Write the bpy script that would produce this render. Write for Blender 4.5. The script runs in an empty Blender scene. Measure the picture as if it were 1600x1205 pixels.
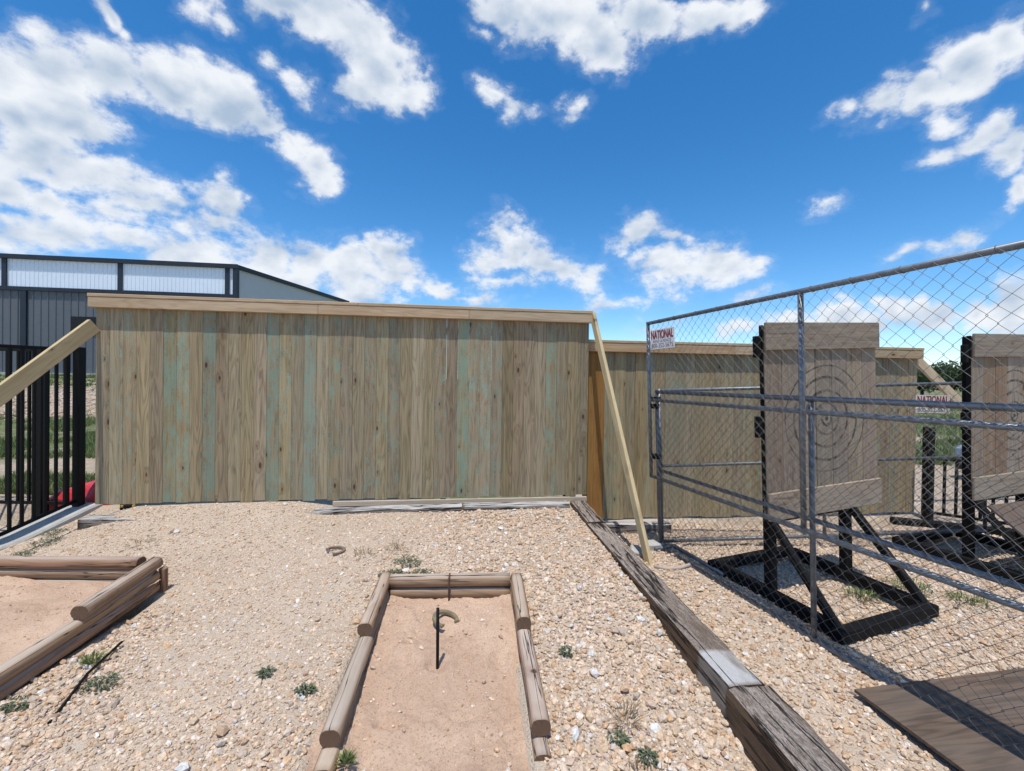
import bpy, bmesh, math, random
import numpy as np
from mathutils import Vector, Matrix, Euler, noise as mnoise

R = math.radians
random.seed(7)
rng = np.random.default_rng(11)
scene = bpy.context.scene
COL = scene.collection

# ------------------------------------------------------------------ camera
EYE = 1.85
cam = bpy.data.cameras.new('camera')
cam.sensor_width = 36.0
cam.lens = 36.0 * 680 / 1600
cam.clip_start = 0.05
cam.clip_end = 6000
cam_o = bpy.data.objects.new('camera', cam)
COL.objects.link(cam_o)
cam_o.location = (0, 0, EYE)
# level camera, 0.5 deg down, rolled 0.8 deg
cam_o.matrix_world = (Matrix.Translation((0, 0, EYE)) @ Matrix.Rotation(R(90 - 0.5), 4, 'X')
                      @ Matrix.Rotation(R(0.83), 4, 'Z'))
scene.camera = cam_o

# ------------------------------------------------------------------ light
SUN_EL, SUN_AZ = 73.5, 194.0            # azimuth clockwise from +Y
sun = bpy.data.lights.new('sun', 'SUN')
sun.energy = 5.0
sun.angle = R(0.53)
sun.color = (1.0, 0.955, 0.88)
sun_o = bpy.data.objects.new('sun', sun)
COL.objects.link(sun_o)
to_sun = Vector((math.sin(R(SUN_AZ)) * math.cos(R(SUN_EL)), math.cos(R(SUN_AZ)) * math.cos(R(SUN_EL)), math.sin(R(SUN_EL))))
sun_o.rotation_euler = to_sun.to_track_quat('Z', 'Y').to_euler()
sun_o.location = (-4, -8, 30)

vs = scene.view_settings
vs.view_transform = 'Standard'
vs.look = 'None'
vs.exposure = -0.2
vs.gamma = 1.0
vs.use_curve_mapping = False


# ------------------------------------------------------------------ node helper
class NT:
    def __init__(self, tree):
        self.t = tree

    def node(self, typ, ins=None, **props):
        n = self.t.nodes.new(typ)
        for k, v in props.items():
            setattr(n, k, v)
        if ins:
            for k, v in ins.items():
                s = n.inputs[k]
                if isinstance(v, bpy.types.NodeSocket):
                    self.t.links.new(v, s)
                else:
                    s.default_value = v
        return n

    def m(self, op, a, b=None, c=None, clamp=False):
        ins = {0: a}
        if b is not None:
            ins[1] = b
        if c is not None:
            ins[2] = c
        return self.node('ShaderNodeMath', ins, operation=op, use_clamp=clamp).outputs[0]

    def v(self, op, a, b=None, c=None):
        ins = {0: a}
        if b is not None:
            ins[1] = b
        if c is not None:
            ins[2] = c
        n = self.node('ShaderNodeVectorMath', ins, operation=op)
        return n.outputs['Value'] if op in ('LENGTH', 'DISTANCE', 'DOT_PRODUCT') else n.outputs[0]

    def noise(self, vec, scale, detail=4, rough=0.55, dist=0.0):
        return self.node('ShaderNodeTexNoise', {'Vector': vec, 'Scale': scale, 'Detail': detail, 'Roughness': rough, 'Distortion': dist}).outputs[0]

    def vor(self, vec, scale, feature='F1', rnd=1.0):
        return self.node('ShaderNodeTexVoronoi', {'Vector': vec, 'Scale': scale, 'Randomness': rnd}, feature=feature)

    def sm(self, x, a, b, lo=0.0, hi=1.0):
        return self.node('ShaderNodeMapRange', {0: x, 1: a, 2: b, 3: lo, 4: hi}, interpolation_type='SMOOTHSTEP').outputs[0]

    def mix(self, f, a, b, mode='MIX'):
        n = self.t.nodes.new('ShaderNodeMix')
        n.data_type = 'RGBA'
        n.blend_type = mode
        for i, v in ((0, f), (6, a), (7, b)):
            if isinstance(v, bpy.types.NodeSocket):
                self.t.links.new(v, n.inputs[i])
            elif i == 0:
                n.inputs[0].default_value = v
            else:
                n.inputs[i].default_value = (*v, 1)
        return n.outputs[2]

    def xyz(self, v):
        n = self.node('ShaderNodeSeparateXYZ', {0: v})
        return n.outputs[0], n.outputs[1], n.outputs[2]

    def comb(self, x, y, z):
        return self.node('ShaderNodeCombineXYZ', {0: x, 1: y, 2: z}).outputs[0]

    def mul(self, v, s):
        return self.v('MULTIPLY', v, s)

    def ramp(self, f, stops):
        n = self.node('ShaderNodeValToRGB', {0: f})
        el = n.color_ramp.elements
        while len(el) < len(stops):
            el.new(0.5)
        for e, (p, c) in zip(el, stops):
            e.position = p
            e.color = (*c, 1)
        return n.outputs[0]


def material(name):
    m = bpy.data.materials.new(name)
    m.use_nodes = True
    m.node_tree.nodes.clear()
    return m, NT(m.node_tree)


def finish(nt, color, rough=0.8, bump=None, bstr=0.3, bdist=0.01, metal=0.0, spec=0.3, **extra):
    ins = {'Base Color': color if isinstance(color, bpy.types.NodeSocket) else (*color, 1), 'Roughness': rough, 'Metallic': metal}
    b = nt.node('ShaderNodeBsdfPrincipled', ins)
    b.inputs['Specular IOR Level'].default_value = spec
    for k, v in extra.items():
        b.inputs[k.replace('_', ' ')].default_value = v
    if bump is not None:
        bn = nt.node('ShaderNodeBump', {'Height': bump, 'Strength': bstr, 'Distance': bdist})
        nt.t.links.new(bn.outputs[0], b.inputs['Normal'])
    o = nt.node('ShaderNodeOutputMaterial')
    nt.t.links.new(b.outputs[0], o.inputs[0])


# ------------------------------------------------------------------ sky with clouds
world = bpy.data.worlds.new('World')
scene.world = world
world.use_nodes = True
world.node_tree.nodes.clear()


def dir_of(px, py):
    """direction in the sky (azimuth, elevation) of a cloud seen from the yard"""
    x, y = (px - 800) / 680.0, (596.5 + 0.0145 * (px - 800) - py) / 680.0
    return math.atan2(x, 1.0), math.atan2(y, math.hypot(x, 1.0))


CLOUDS = [  # px, py, half width, half height, slope (deg, + = falling to the right)
    (40, 130, 80, 55, 0), (120, 125, 80, 55, 0), (200, 120, 80, 60, 0), (270, 132, 75, 60, 8), (340, 160, 65, 50, 16), (385, 190, 45, 35, 16),
    (120, 190, 100, 60, 0), (50, 190, 60, 45, 0), (90, 250, 100, 48, 0), (160, 290, 90, 46, 8), (220, 322, 50, 28, 8),
    (430, 225, 36, 22, 16), (470, 250, 48, 38, 16), (490, 285, 32, 28, 0), (180, 25, 20, 38, 0), (200, 58, 17, 24, 0), (335, 25, 36, 20, 16), (367, 46, 26, 18, 24),
    (440, 12, 62, 42, 8), (500, 30, 76, 60, 8), (560, 60, 72, 66, 8), (592, 110, 66, 60, 8), (558, 152, 45, 28, 0), (632, 155, 42, 28, 8), (430, 105, 28, 22, 24), (466, 140, 38, 24, 24),
    (790, 12, 62, 42, 0), (860, 38, 82, 56, 0), (930, 68, 60, 46, 0), (1000, 32, 72, 42, 0), (1080, 38, 62, 42, 0), (1142, 35, 50, 30, -8), (758, 50, 30, 20, 0),
    (780, 150, 30, 18, 24), (815, 180, 27, 18, 24), (885, 168, 19, 15, 0), (891, 190, 14, 11, 0),
    (1320, 176, 42, 25, 0), (1372, 165, 56, 42, -16), (1430, 150, 62, 48, -16), (1492, 110, 62, 48, -24), (1547, 70, 56, 46, -24), (1400, 120, 36, 24, -24), (1340, 192, 30, 13, 0), (1460, 190, 42, 20, -8), (1450, 28, 22, 16, -24),
    (1475, 245, 38, 15, -8), (1530, 220, 56, 34, -8), (1576, 240, 46, 46, 0), (1592, 300, 30, 36, 0), (1285, 316, 30, 10, 0),
    (1545, 374, 29, 27, 8), (1500, 388, 46, 16, 0), (1430, 392, 44, 11, -8),
    (1005, 360, 46, 34, 0), (970, 376, 30, 22, 0), (1060, 376, 42, 26, 8), (1040, 420, 72, 34, 0), (1110, 410, 62, 38, 0), (1166, 412, 36, 26, 0), (1010, 436, 40, 18, 0),
    (775, 365, 36, 30, 0), (800, 392, 52, 36, 8), (850, 415, 56, 38, 8), (900, 426, 42, 26, 0), (760, 402, 28, 25, 0), (800, 440, 62, 16, 0),
    (40, 300, 62, 42, 0), (110, 335, 72, 40, 8), (200, 346, 50, 24, 0), (330, 320, 42, 36, 0), (320, 350, 56, 30, 0), (90, 382, 112, 34, 0), (210, 386, 80, 28, 0), (300, 400, 80, 40, 0),
    (400, 396, 70, 40, 0), (470, 410, 70, 40, 8), (540, 420, 70, 38, 8), (600, 395, 38, 32, 0), (620, 430, 60, 32, 8), (560, 455, 90, 24, 0), (430, 445, 100, 30, 0), (682, 450, 50, 18, 0),
    (730, 466, 60, 11, 0), (940, 470, 46, 9, 0), (1050, 496, 52, 16, 0), (1010, 516, 40, 13, 0), (1185, 460, 28, 12, 0), (1250, 500, 42, 22, 0), (1300, 490, 46, 32, 0), (1350, 510, 42, 24, 0),
    (1400, 490, 42, 32, 0), (1452, 505, 50, 42, 0), (1520, 490, 42, 36, 0), (1580, 480, 52, 46, 0), (1160, 512, 50, 16, 0)]


w = NT(world.node_tree)
nt = w
tc = nt.node('ShaderNodeTexCoord').outputs['Generated']
d = nt.v('NORMALIZE', tc)
x, y, z = nt.xyz(d)
# warp so that the outlines of the clouds are ragged
wn = nt.node('ShaderNodeTexNoise', {'Vector': nt.mul(d, (1, 1, 1.4)), 'Scale': 5.5, 'Detail': 3, 'Roughness': 0.6}).outputs[1]
p = nt.comb(nt.m('ARCTAN2', x, y), nt.m('ARCSINE', z), 0.0)
p = nt.v('ADD', p, nt.v('MULTIPLY', nt.v('SUBTRACT', wn, (0.5, 0.5, 0.5)), (0.17, 0.14, 0.0)))
turned = {}
acc = None
for (px, py, hw, hh, sl) in CLOUDS:
    hw, hh = hw * 1.06 + 3, hh * 1.06 + 2
    a0, e0 = dir_of(px, py)
    c, s_ = math.cos(R(sl)), math.sin(R(sl))
    a1, e1 = dir_of(px + hw * c, py + hw * s_)
    a2, e2 = dir_of(px + hh * s_, py - hh * c)
    ang = math.degrees(math.atan2(e1 - e0, a1 - a0))
    ang = round(ang / 8.0) * 8.0
    rw, rh = math.hypot(a1 - a0, e1 - e0), math.hypot(a2 - a0, e2 - e0)
    if ang not in turned:
        turned[ang] = nt.node('ShaderNodeVectorRotate', {'Vector': p, 'Angle': R(-ang)}, rotation_type='Z_AXIS').outputs[0] if ang else p
    ca, sa = math.cos(R(-ang)), math.sin(R(-ang))
    c0 = (a0 * ca - e0 * sa, a0 * sa + e0 * ca)
    q = nt.v('MULTIPLY_ADD', turned[ang], (1 / rw, 1 / rh, 0), (-c0[0] / rw, -c0[1] / rh, 0))
    k = min(1.25, 0.20 + hh / 50.0)
    f = nt.m('MULTIPLY_ADD', nt.v('LENGTH', q), -k, k)
    acc = f if acc is None else nt.m('SMOOTH_MAX', acc, f, 0.14)
# elsewhere in the sky: scattered cumulus of the same kind
az_ = nt.m('ADD', nt.m('ABSOLUTE', z), 0.18)
flat = nt.comb(nt.m('DIVIDE', x, az_), nt.m('DIVIDE', y, az_), 0.0)
cov = nt.m('MULTIPLY', nt.m('SUBTRACT', nt.noise(flat, 1.1, 2, 0.5), 0.52), 5.0)
away = nt.m('MAXIMUM', nt.sm(y, 0.62, 0.40), nt.sm(z, 0.66, 0.74))
acc = nt.m('MAXIMUM', acc, nt.m('ADD', cov, nt.m('MULTIPLY', nt.m('SUBTRACT', away, 1.0), 4.0)))
acc = nt.m('MAXIMUM', acc, -1.2)
nv = nt.mul(d, (1, 1, 1.45))
big = nt.noise(nv, 9.5, 8, 0.64, 0.15)
fine = nt.noise(nv, 42.0, 4, 0.65, 0.2)
up1 = nt.noise(nt.v('ADD', nv, (-0.008, 0.0, 0.034)), 9.5, 3, 0.5, 0.15)
soft = nt.noise(nv, 9.5, 3, 0.5, 0.15)
D = nt.m('ADD', acc, nt.m('ADD', nt.m('MULTIPLY', nt.m('SUBTRACT', big, 0.5), 1.9), nt.m('MULTIPLY', nt.m('SUBTRACT', fine, 0.5), 0.8)))
sky = nt.node('ShaderNodeTexSky', sky_type='NISHITA')
sky.sun_disc = False
sky.sun_elevation = R(SUN_EL)
sky.sun_rotation = R(SUN_AZ)
sky.altitude = 300
sky.air_density = 0.9
sky.dust_density = 0.0
sky.ozone_density = 2.4
skyc = nt.node('ShaderNodeHueSaturation', {'Hue': 0.4985, 'Saturation': 1.33, 'Value': 1.40, 'Color': sky.outputs[0]}).outputs[0]
alpha = nt.m('MAXIMUM', nt.sm(D, -0.04, 0.66), nt.m('MULTIPLY', nt.sm(D, -0.30, 0.1), 0.07))
lit = nt.m('MULTIPLY_ADD', nt.m('SUBTRACT', soft, up1), 2.6, 0.80)
lit = nt.m('SUBTRACT', lit, nt.m('MULTIPLY', nt.sm(D, 0.40, 1.4), 0.55))
lit = nt.m('SUBTRACT', lit, nt.m('MULTIPLY', nt.sm(z, 0.26, 0.10), 0.10))
lit = nt.m('ADD', lit, nt.m('MULTIPLY', nt.m('SUBTRACT', big, 0.5), 0.5))
lit = nt.m('ADD', lit, nt.m('MULTIPLY', nt.m('SUBTRACT', fine, 0.5), 0.14), clamp=True)
ccol = nt.mix(lit, (3.3, 4.15, 5.35), (6.9, 7.15, 7.5))
alpha = nt.m('MULTIPLY', alpha, nt.sm(z, -0.02, 0.03))
tot = nt.mix(nt.m('MULTIPLY', alpha, 0.97), skyc, ccol)
bg = nt.node('ShaderNodeBackground', {'Color': tot, 'Strength': 0.15})
wo = nt.node('ShaderNodeOutputWorld')
world.node_tree.links.new(bg.outputs[0], wo.inputs[0])
world.cycles.sampling_method = 'NONE'

# ------------------------------------------------------------------ object helpers
MW = {}


def link(name, mesh, mat=None, parent=None, M=None, **tags):
    o = bpy.data.objects.new(name, mesh)
    COL.objects.link(o)
    M = M or Matrix.Identity(4)
    if mesh is not None and mat is not None and not mesh.materials:
        mesh.materials.append(mat)
    if parent is not None:
        o.parent = parent
        o.matrix_basis = MW[parent].inverted() @ M
    else:
        o.matrix_basis = M
    MW[o] = M
    for k, v in tags.items():
        o[k] = v
    return o


def thing(name, label, cat, M=None, group=None):
    o = bpy.data.objects.new(name, None)
    o.empty_display_size = 0.2
    COL.objects.link(o)
    M = M if isinstance(M, Matrix) else Matrix.Translation(M or (0, 0, 0))
    o.matrix_basis = M
    MW[o] = M
    o['label'] = label
    o['category'] = cat
    if group:
        o['group'] = group
    return o


def children(o):
    return [c for c in bpy.data.objects if c.parent is o]


def copy_tree(root, M, label, group=None):
    r = root.copy()
    COL.objects.link(r)
    r.matrix_basis = M
    MW[r] = M
    r['label'] = label
    if group:
        r['group'] = group
    for ch in children(root):
        c = ch.copy()
        COL.objects.link(c)
        c.parent = r
        MW[c] = M @ c.matrix_basis
        for gch in children(ch):
            d = gch.copy()
            COL.objects.link(d)
            d.parent = c
    return r


_mc = {}


def bmesh_to(name, bm, smooth=False):
    me = bpy.data.meshes.new(name)
    bm.to_mesh(me)
    bm.free()
    if smooth:
        me.polygons.foreach_set('use_smooth', [True] * len(me.polygons))
    return me


def box_mesh(w, t, l, bev=0.004):
    """box with its length along local Z, centred in x and y, z from 0 to l"""
    bm = bmesh.new()
    bmesh.ops.create_cube(bm, size=1.0)
    for v in bm.verts:
        v.co = Vector((v.co.x * w, v.co.y * t, (v.co.z + 0.5) * l))
    if bev > 0:
        bmesh.ops.bevel(bm, geom=bm.edges[:], offset=bev, segments=1, affect='EDGES', profile=0.5)
    return bmesh_to('box', bm)


def frame_m(origin, zdir, xhint):
    z = Vector(zdir).normalized()
    x = Vector(xhint)
    x = (x - z * x.dot(z)).normalized()
    y = z.cross(x)
    M = Matrix((x, y, z)).transposed().to_4x4()
    M.translation = Vector(origin)
    return M


def lumber(name, p0, p1, w, t, mat, parent=None, wide=(0, 0, 1), bev=0.004, **tags):
    p0, p1 = Vector(p0), Vector(p1)
    l = (p1 - p0).length
    key = (name, round(w, 4), round(t, 4), round(l, 3), mat.name, bev)
    me = _mc.get(key)
    if me is None:
        me = box_mesh(w, t, l, bev)
        me.name = name
        me.materials.append(mat)
        _mc[key] = me
    return link(name, me, None, parent, frame_m(p0, p1 - p0, wide), **tags)


def tube_bm(bm, pts, r, seg=8, cap=True):
    pts = [Vector(p) for p in pts]
    rings = []
    prev = None
    for i, p in enumerate(pts):
        if i == 0:
            d = pts[1] - pts[0]
        elif i == len(pts) - 1:
            d = pts[-1] - pts[-2]
        else:
            d = (pts[i + 1] - pts[i]).normalized() + (pts[i] - pts[i - 1]).normalized()
        d.normalize()
        if prev is None:
            a = Vector((0, 0, 1)) if abs(d.z) < 0.9 else Vector((1, 0, 0))
            a = (a - d * a.dot(d)).normalized()
        else:
            a = (prev - d * prev.dot(d)).normalized()
        prev = a
        b = d.cross(a)
        rings.append([bm.verts.new(p + (a * math.cos(2 * math.pi * k / seg) + b * math.sin(2 * math.pi * k / seg)) * r) for k in range(seg)])
    for i in range(len(rings) - 1):
        for k in range(seg):
            bm.faces.new((rings[i][k], rings[i][(k + 1) % seg], rings[i + 1][(k + 1) % seg], rings[i + 1][k]))
    if cap:
        bm.faces.new(rings[0][::-1])
        bm.faces.new(rings[-1])


def tube(name, pts, r, mat, parent=None, M=None, seg=10, **tags):
    bm = bmesh.new()
    tube_bm(bm, pts, r, seg)
    me = bmesh_to(name, bm, True)
    return link(name, me, mat, parent, M, **tags)


def mesh_from(name, verts, faces, mat=None, smooth=False):
    me = bpy.data.meshes.new(name)
    me.from_pydata([tuple(v) for v in verts], [], faces)
    me.update()
    if smooth:
        me.polygons.foreach_set('use_smooth', [True] * len(me.polygons))
    if mat:
        me.materials.append(mat)
    return me


# ------------------------------------------------------------------ materials
def wood_mat(name, light, dark, green=None, gamt=0.0, knot=(0.07, 0.035, 0.018), grain=1.0, vary=0.25, rough=0.85, weather=None, wamt=0.0, kn=True, bstr=0.35, target=None, crack=0.0, orange=0.0):
    m, nt = material(name)
    oc = nt.node('ShaderNodeTexCoord').outputs['Object']
    rnd = nt.node('ShaderNodeObjectInfo').outputs['Random']
    co = nt.v('ADD', oc, nt.comb(nt.m('MULTIPLY', rnd, 37.0), nt.m('MULTIPLY', rnd, 91.0), nt.m('MULTIPLY', rnd, 53.0)))
    # knots push the grain around them
    kv = nt.vor(nt.mul(co, (1.0, 0.3, 0.42)), 7.5)
    kd = kv.outputs['Distance']
    kr = nt.xyz(kv.outputs['Color'])[0]
    big = nt.m('LESS_THAN', kr, 0.55 if kn else -1.0)
    ksz = nt.m('MULTIPLY', big, nt.m('ADD', 0.045, nt.m('MULTIPLY', kr, 0.20)))
    kmask = nt.sm(kd, ksz, nt.m('MULTIPLY', ksz, 0.55))
    kmask = nt.m('MULTIPLY', kmask, big)
    halo = nt.m('MULTIPLY', nt.sm(kd, nt.m('MULTIPLY', ksz, 3.2), ksz), big)
    rings = nt.noise(nt.mul(co, (7.0, 7.0, 0.62)), 1.0, 2, 0.5)
    ph = nt.m('ADD', nt.m('MULTIPLY', rings, 74.0), nt.m('MULTIPLY', halo, 6.0))
    cath = nt.m('ADD', nt.m('MULTIPLY', nt.m('SINE', ph), 0.5), 0.5)
    cath = nt.m('POWER', cath, 2.2)
    fib = nt.noise(nt.mul(co, (150.0, 150.0, 4.0)), 1.0, 3, 0.6)
    fib2 = nt.noise(nt.mul(co, (32.0, 32.0, 0.9)), 1.0, 4, 0.6)
    blot = nt.noise(nt.mul(co, (5.0, 5.0, 1.6)), 1.0, 4, 0.55)
    f = nt.m('ADD', nt.m('MULTIPLY', cath, 0.34 * grain), nt.m('ADD', nt.m('MULTIPLY', nt.m('SUBTRACT', fib, 0.35), 0.75), nt.m('MULTIPLY', nt.m('SUBTRACT', fib2, 0.45), 1.3)), clamp=True)
    col = nt.mix(f, light, dark)
    if orange:
        col = nt.mix(nt.m('MULTIPLY', nt.sm(nt.noise(nt.mul(co, (9, 9, 0.7)), 1.0, 3), 0.5, 0.7), orange), col, (0.30, 0.17, 0.075))
    if green is not None:
        r2 = nt.m('FRACT', nt.m('MULTIPLY', rnd, 17.31))
        loc = nt.node('ShaderNodeObjectInfo').outputs['Location']
        lot = nt.noise(nt.mul(loc, (1.0, 1.0, 0.0)), 0.75, 2, 0.5)      # boards from one treated batch stand together
        r2 = nt.m('ADD', nt.m('MULTIPLY', r2, 0.62), nt.m('MULTIPLY', nt.sm(lot, 0.36, 0.62), 0.45), clamp=True)
        r2 = nt.m('MINIMUM', r2, 0.78)
        # treatment salts sit in splotches and along the grain
        s1 = nt.noise(nt.mul(co, (14.0, 14.0, 4.2)), 1.0, 8, 0.74)
        s2 = nt.noise(nt.mul(co, (120.0, 120.0, 48.0)), 1.0, 3, 0.65)
        th = nt.m('SUBTRACT', 0.66, nt.m('MULTIPLY', nt.m('POWER', r2, 1.6), gamt))
        g = nt.sm(nt.m('ADD', nt.m('MULTIPLY', s1, 0.66), nt.m('ADD', nt.m('MULTIPLY', s2, 0.28), nt.m('MULTIPLY', cath, 0.07))), th, nt.m('ADD', th, 0.10))
        col = nt.mix(nt.m('MULTIPLY', g, 0.72), col, green)
        wash = nt.m('MULTIPLY', nt.m('MULTIPLY', nt.m('POWER', r2, 1.5), nt.sm(s1, 0.30, 0.60)), 0.22)
        col = nt.mix(wash, col, tuple(c * 0.86 for c in green))
        col = nt.mix(nt.m('MULTIPLY', nt.sm(nt.noise(nt.mul(co, (4.0, 4.0, 1.1)), 1.0, 4, 0.6), 0.38, 0.62), 0.13), col, (0.20, 0.205, 0.12))
    if weather is not None:
        w = nt.sm(nt.m('ADD', nt.m('MULTIPLY', blot, 0.6), nt.m('MULTIPLY', fib2, 0.4)), 0.36, 0.62)
        col = nt.mix(nt.m('MULTIPLY', w, wamt), col, weather)
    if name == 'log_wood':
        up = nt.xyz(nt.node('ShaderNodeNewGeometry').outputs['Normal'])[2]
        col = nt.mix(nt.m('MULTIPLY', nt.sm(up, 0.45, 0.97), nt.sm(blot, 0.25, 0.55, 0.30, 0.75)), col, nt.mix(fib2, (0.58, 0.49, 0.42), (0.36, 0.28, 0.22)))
    col = nt.mix(nt.m('MULTIPLY', halo, 0.30), col, tuple(c * 2.2 for c in knot))
    col = nt.mix(nt.m('MULTIPLY', kmask, 0.9), col, knot)
    # each piece its own tone
    r3 = nt.m('FRACT', nt.m('MULTIPLY', rnd, 7.77))
    val = nt.m('ADD', 1.0 - vary * 0.6, nt.m('MULTIPLY', r3, vary * 1.1))
    val = nt.m('MULTIPLY', val, nt.m('ADD', 0.86, nt.m('MULTIPLY', blot, 0.28)))
    hs = nt.node('ShaderNodeHueSaturation', {'Hue': nt.m('ADD', 0.493, nt.m('MULTIPLY', nt.m('FRACT', nt.m('MULTIPLY', rnd, 29.3)), 0.014)), 'Saturation': nt.m('ADD', 0.86, nt.m('MULTIPLY', nt.m('FRACT', nt.m('MULTIPLY', rnd, 41.7)), 0.22)), 'Value': val, 'Color': col})
    col = hs.outputs[0]
    h = nt.m('ADD', nt.m('MULTIPLY', fib2, 0.5), nt.m('ADD', nt.m('MULTIPLY', fib, 0.5), nt.m('MULTIPLY', cath, -0.2 * grain)))
    if crack:
        cv = nt.noise(nt.mul(co, (16.0, 16.0, 0.55)), 1.0, 3, 0.5)
        cm = nt.m('SUBTRACT', 1.0, nt.sm(nt.m('ABSOLUTE', nt.m('SUBTRACT', cv, 0.52)), 0.0, 0.011))
        cm = nt.m('MULTIPLY', cm, crack)
        col = nt.mix(cm, col, (0.035, 0.025, 0.02))
        h = nt.m('SUBTRACT', h, nt.m('MULTIPLY', cm, 1.2))
    if target is not None:
        # painted rings, worn: measured on the target's own board
        tcn = nt.node('ShaderNodeTexCoord')
        tcn.object = target['obj']
        q = nt.v('SUBTRACT', tcn.outputs['Object'], target['c'])
        qx, qy, qz = nt.xyz(q)
        rr = nt.m('SQRT', nt.m('ADD', nt.m('MULTIPLY', qx, qx), nt.m('MULTIPLY', qz, qz)))
        rr = nt.m('ADD', rr, nt.m('MULTIPLY', nt.m('SUBTRACT', nt.noise(nt.mul(q, (9, 9, 9)), 1.0, 2), 0.5), 0.02))
        acc = nt.sm(rr, 0.026, 0.02)
        for rad, wd in ((0.058, 0.017), (0.14, 0.014), (0.25, 0.015), (0.37, 0.016), (0.47, 0.009)):
            acc = nt.m('MAXIMUM', acc, nt.sm(nt.m('ABSOLUTE', nt.m('SUBTRACT', rr, rad)), wd, wd * 0.5))
        worn = nt.sm(nt.noise(nt.mul(q, (14, 14, 5)), 1.0, 5, 0.65), 0.40, 0.58)
        front = nt.sm(nt.xyz(nt.node('ShaderNodeTexCoord').outputs['Normal'])[1], 0.0, 0.6)
        acc = nt.m('MULTIPLY', nt.m('MULTIPLY', acc, nt.m('ADD', 0.32, nt.m('MULTIPLY', worn, 0.55))), 1.0)
        col = nt.mix(acc, col, (0.04, 0.034, 0.032))
        # axe cuts
        cut = nt.vor(nt.mul(q, (26, 1, 9)), 1.0, 'F1')
        cm2 = nt.m('MULTIPLY', nt.sm(cut.outputs['Distance'], 0.20, 0.08), nt.sm(rr, 0.50, 0.12))
        cm2 = nt.m('MULTIPLY', cm2, nt.m('GREATER_THAN', nt.xyz(cut.outputs['Color'])[1], 0.55))
        col = nt.mix(nt.m('MULTIPLY', cm2, 0.7), col, (0.05, 0.035, 0.03))
        h = nt.m('SUBTRACT', h, nt.m('MULTIPLY', cm2, 2.0))
    finish(nt, col, rough, h, bstr, 0.004, spec=0.2)
    return m


M_FENCE = wood_mat('fence_wood', (0.375, 0.285, 0.170), (0.100, 0.070, 0.038), green=(0.25, 0.345, 0.275), gamt=0.345, vary=0.30, orange=0.12, bstr=0.9)
M_FENCE2 = wood_mat('fence_wood_far', (0.37, 0.285, 0.165), (0.115, 0.083, 0.044), green=(0.255, 0.32, 0.225), gamt=0.24, vary=0.22, orange=0.15, bstr=0.8)
M_ORANGE = wood_mat('untreated_board', (0.31, 0.165, 0.062), (0.20, 0.095, 0.034), vary=0.12)
M_BROWN = wood_mat('brown_board', (0.26, 0.175, 0.115), (0.14, 0.09, 0.056), vary=0.1)
M_TRIM = wood_mat('trim_wood', (0.50, 0.365, 0.225), (0.31, 0.205, 0.118), vary=0.16, orange=0.3)
M_BRACE = wood_mat('brace_wood', (0.58, 0.46, 0.285), (0.42, 0.315, 0.175), vary=0.08)
M_RAW = wood_mat('pale_board', (0.50, 0.42, 0.32), (0.36, 0.29, 0.21), vary=0.2)
M_PLY = wood_mat('weathered_plywood', (0.145, 0.103, 0.075), (0.028, 0.019, 0.014), vary=0.1, weather=(0.135, 0.112, 0.094), wamt=0.4, bstr=0.6, kn=False)
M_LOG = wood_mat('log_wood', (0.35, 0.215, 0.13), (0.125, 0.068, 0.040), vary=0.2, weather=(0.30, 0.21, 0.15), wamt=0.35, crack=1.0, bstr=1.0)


def tie_mat():
    m, nt = material('railroad_tie')
    oc = nt.node('ShaderNodeTexCoord').outputs['Object']
    rnd = nt.node('ShaderNodeObjectInfo').outputs['Random']
    co = nt.v('ADD', oc, nt.comb(0.0, nt.m('MULTIPLY', rnd, 9.0), nt.m('MULTIPLY', rnd, 31.0)))
    fib = nt.noise(nt.mul(co, (62, 62, 11.0)), 1.0, 7, 0.75)
    fib2 = nt.noise(nt.mul(co, (230, 230, 55.0)), 1.0, 4, 0.75)
    blot = nt.noise(nt.mul(co, (7, 7, 2.0)), 1.0, 5, 0.6)
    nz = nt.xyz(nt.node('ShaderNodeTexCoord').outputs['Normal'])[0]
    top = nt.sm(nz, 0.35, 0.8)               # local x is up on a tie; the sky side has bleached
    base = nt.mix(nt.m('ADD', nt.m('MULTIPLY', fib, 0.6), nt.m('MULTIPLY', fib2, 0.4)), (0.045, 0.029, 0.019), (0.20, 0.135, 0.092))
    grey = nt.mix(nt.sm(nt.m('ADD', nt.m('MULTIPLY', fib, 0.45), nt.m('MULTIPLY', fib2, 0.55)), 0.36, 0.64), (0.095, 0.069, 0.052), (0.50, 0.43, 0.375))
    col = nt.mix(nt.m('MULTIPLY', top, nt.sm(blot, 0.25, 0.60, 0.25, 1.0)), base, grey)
    mask = nt.node('ShaderNodeAttribute', attribute_name='pale')
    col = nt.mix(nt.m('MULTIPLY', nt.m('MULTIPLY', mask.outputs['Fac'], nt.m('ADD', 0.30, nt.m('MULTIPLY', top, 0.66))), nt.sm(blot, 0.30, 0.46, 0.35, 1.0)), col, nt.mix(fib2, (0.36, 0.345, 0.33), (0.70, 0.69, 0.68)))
    cv = nt.noise(nt.mul(co, (16.0, 14.0, 0.8)), 1.0, 5, 0.6)
    cm = nt.m('SUBTRACT', 1.0, nt.sm(nt.m('ABSOLUTE', nt.m('SUBTRACT', cv, 0.5)), 0.004, 0.032))
    col = nt.mix(nt.m('MULTIPLY', cm, 0.92), col, (0.016, 0.011, 0.009))
    h = nt.m('SUBTRACT', nt.m('ADD', nt.m('MULTIPLY', fib, 0.8), nt.m('MULTIPLY', fib2, 0.4)), nt.m('MULTIPLY', cm, 1.2))
    finish(nt, col, 0.88, h, 1.0, 0.016, spec=0.15)
    return m


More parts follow.
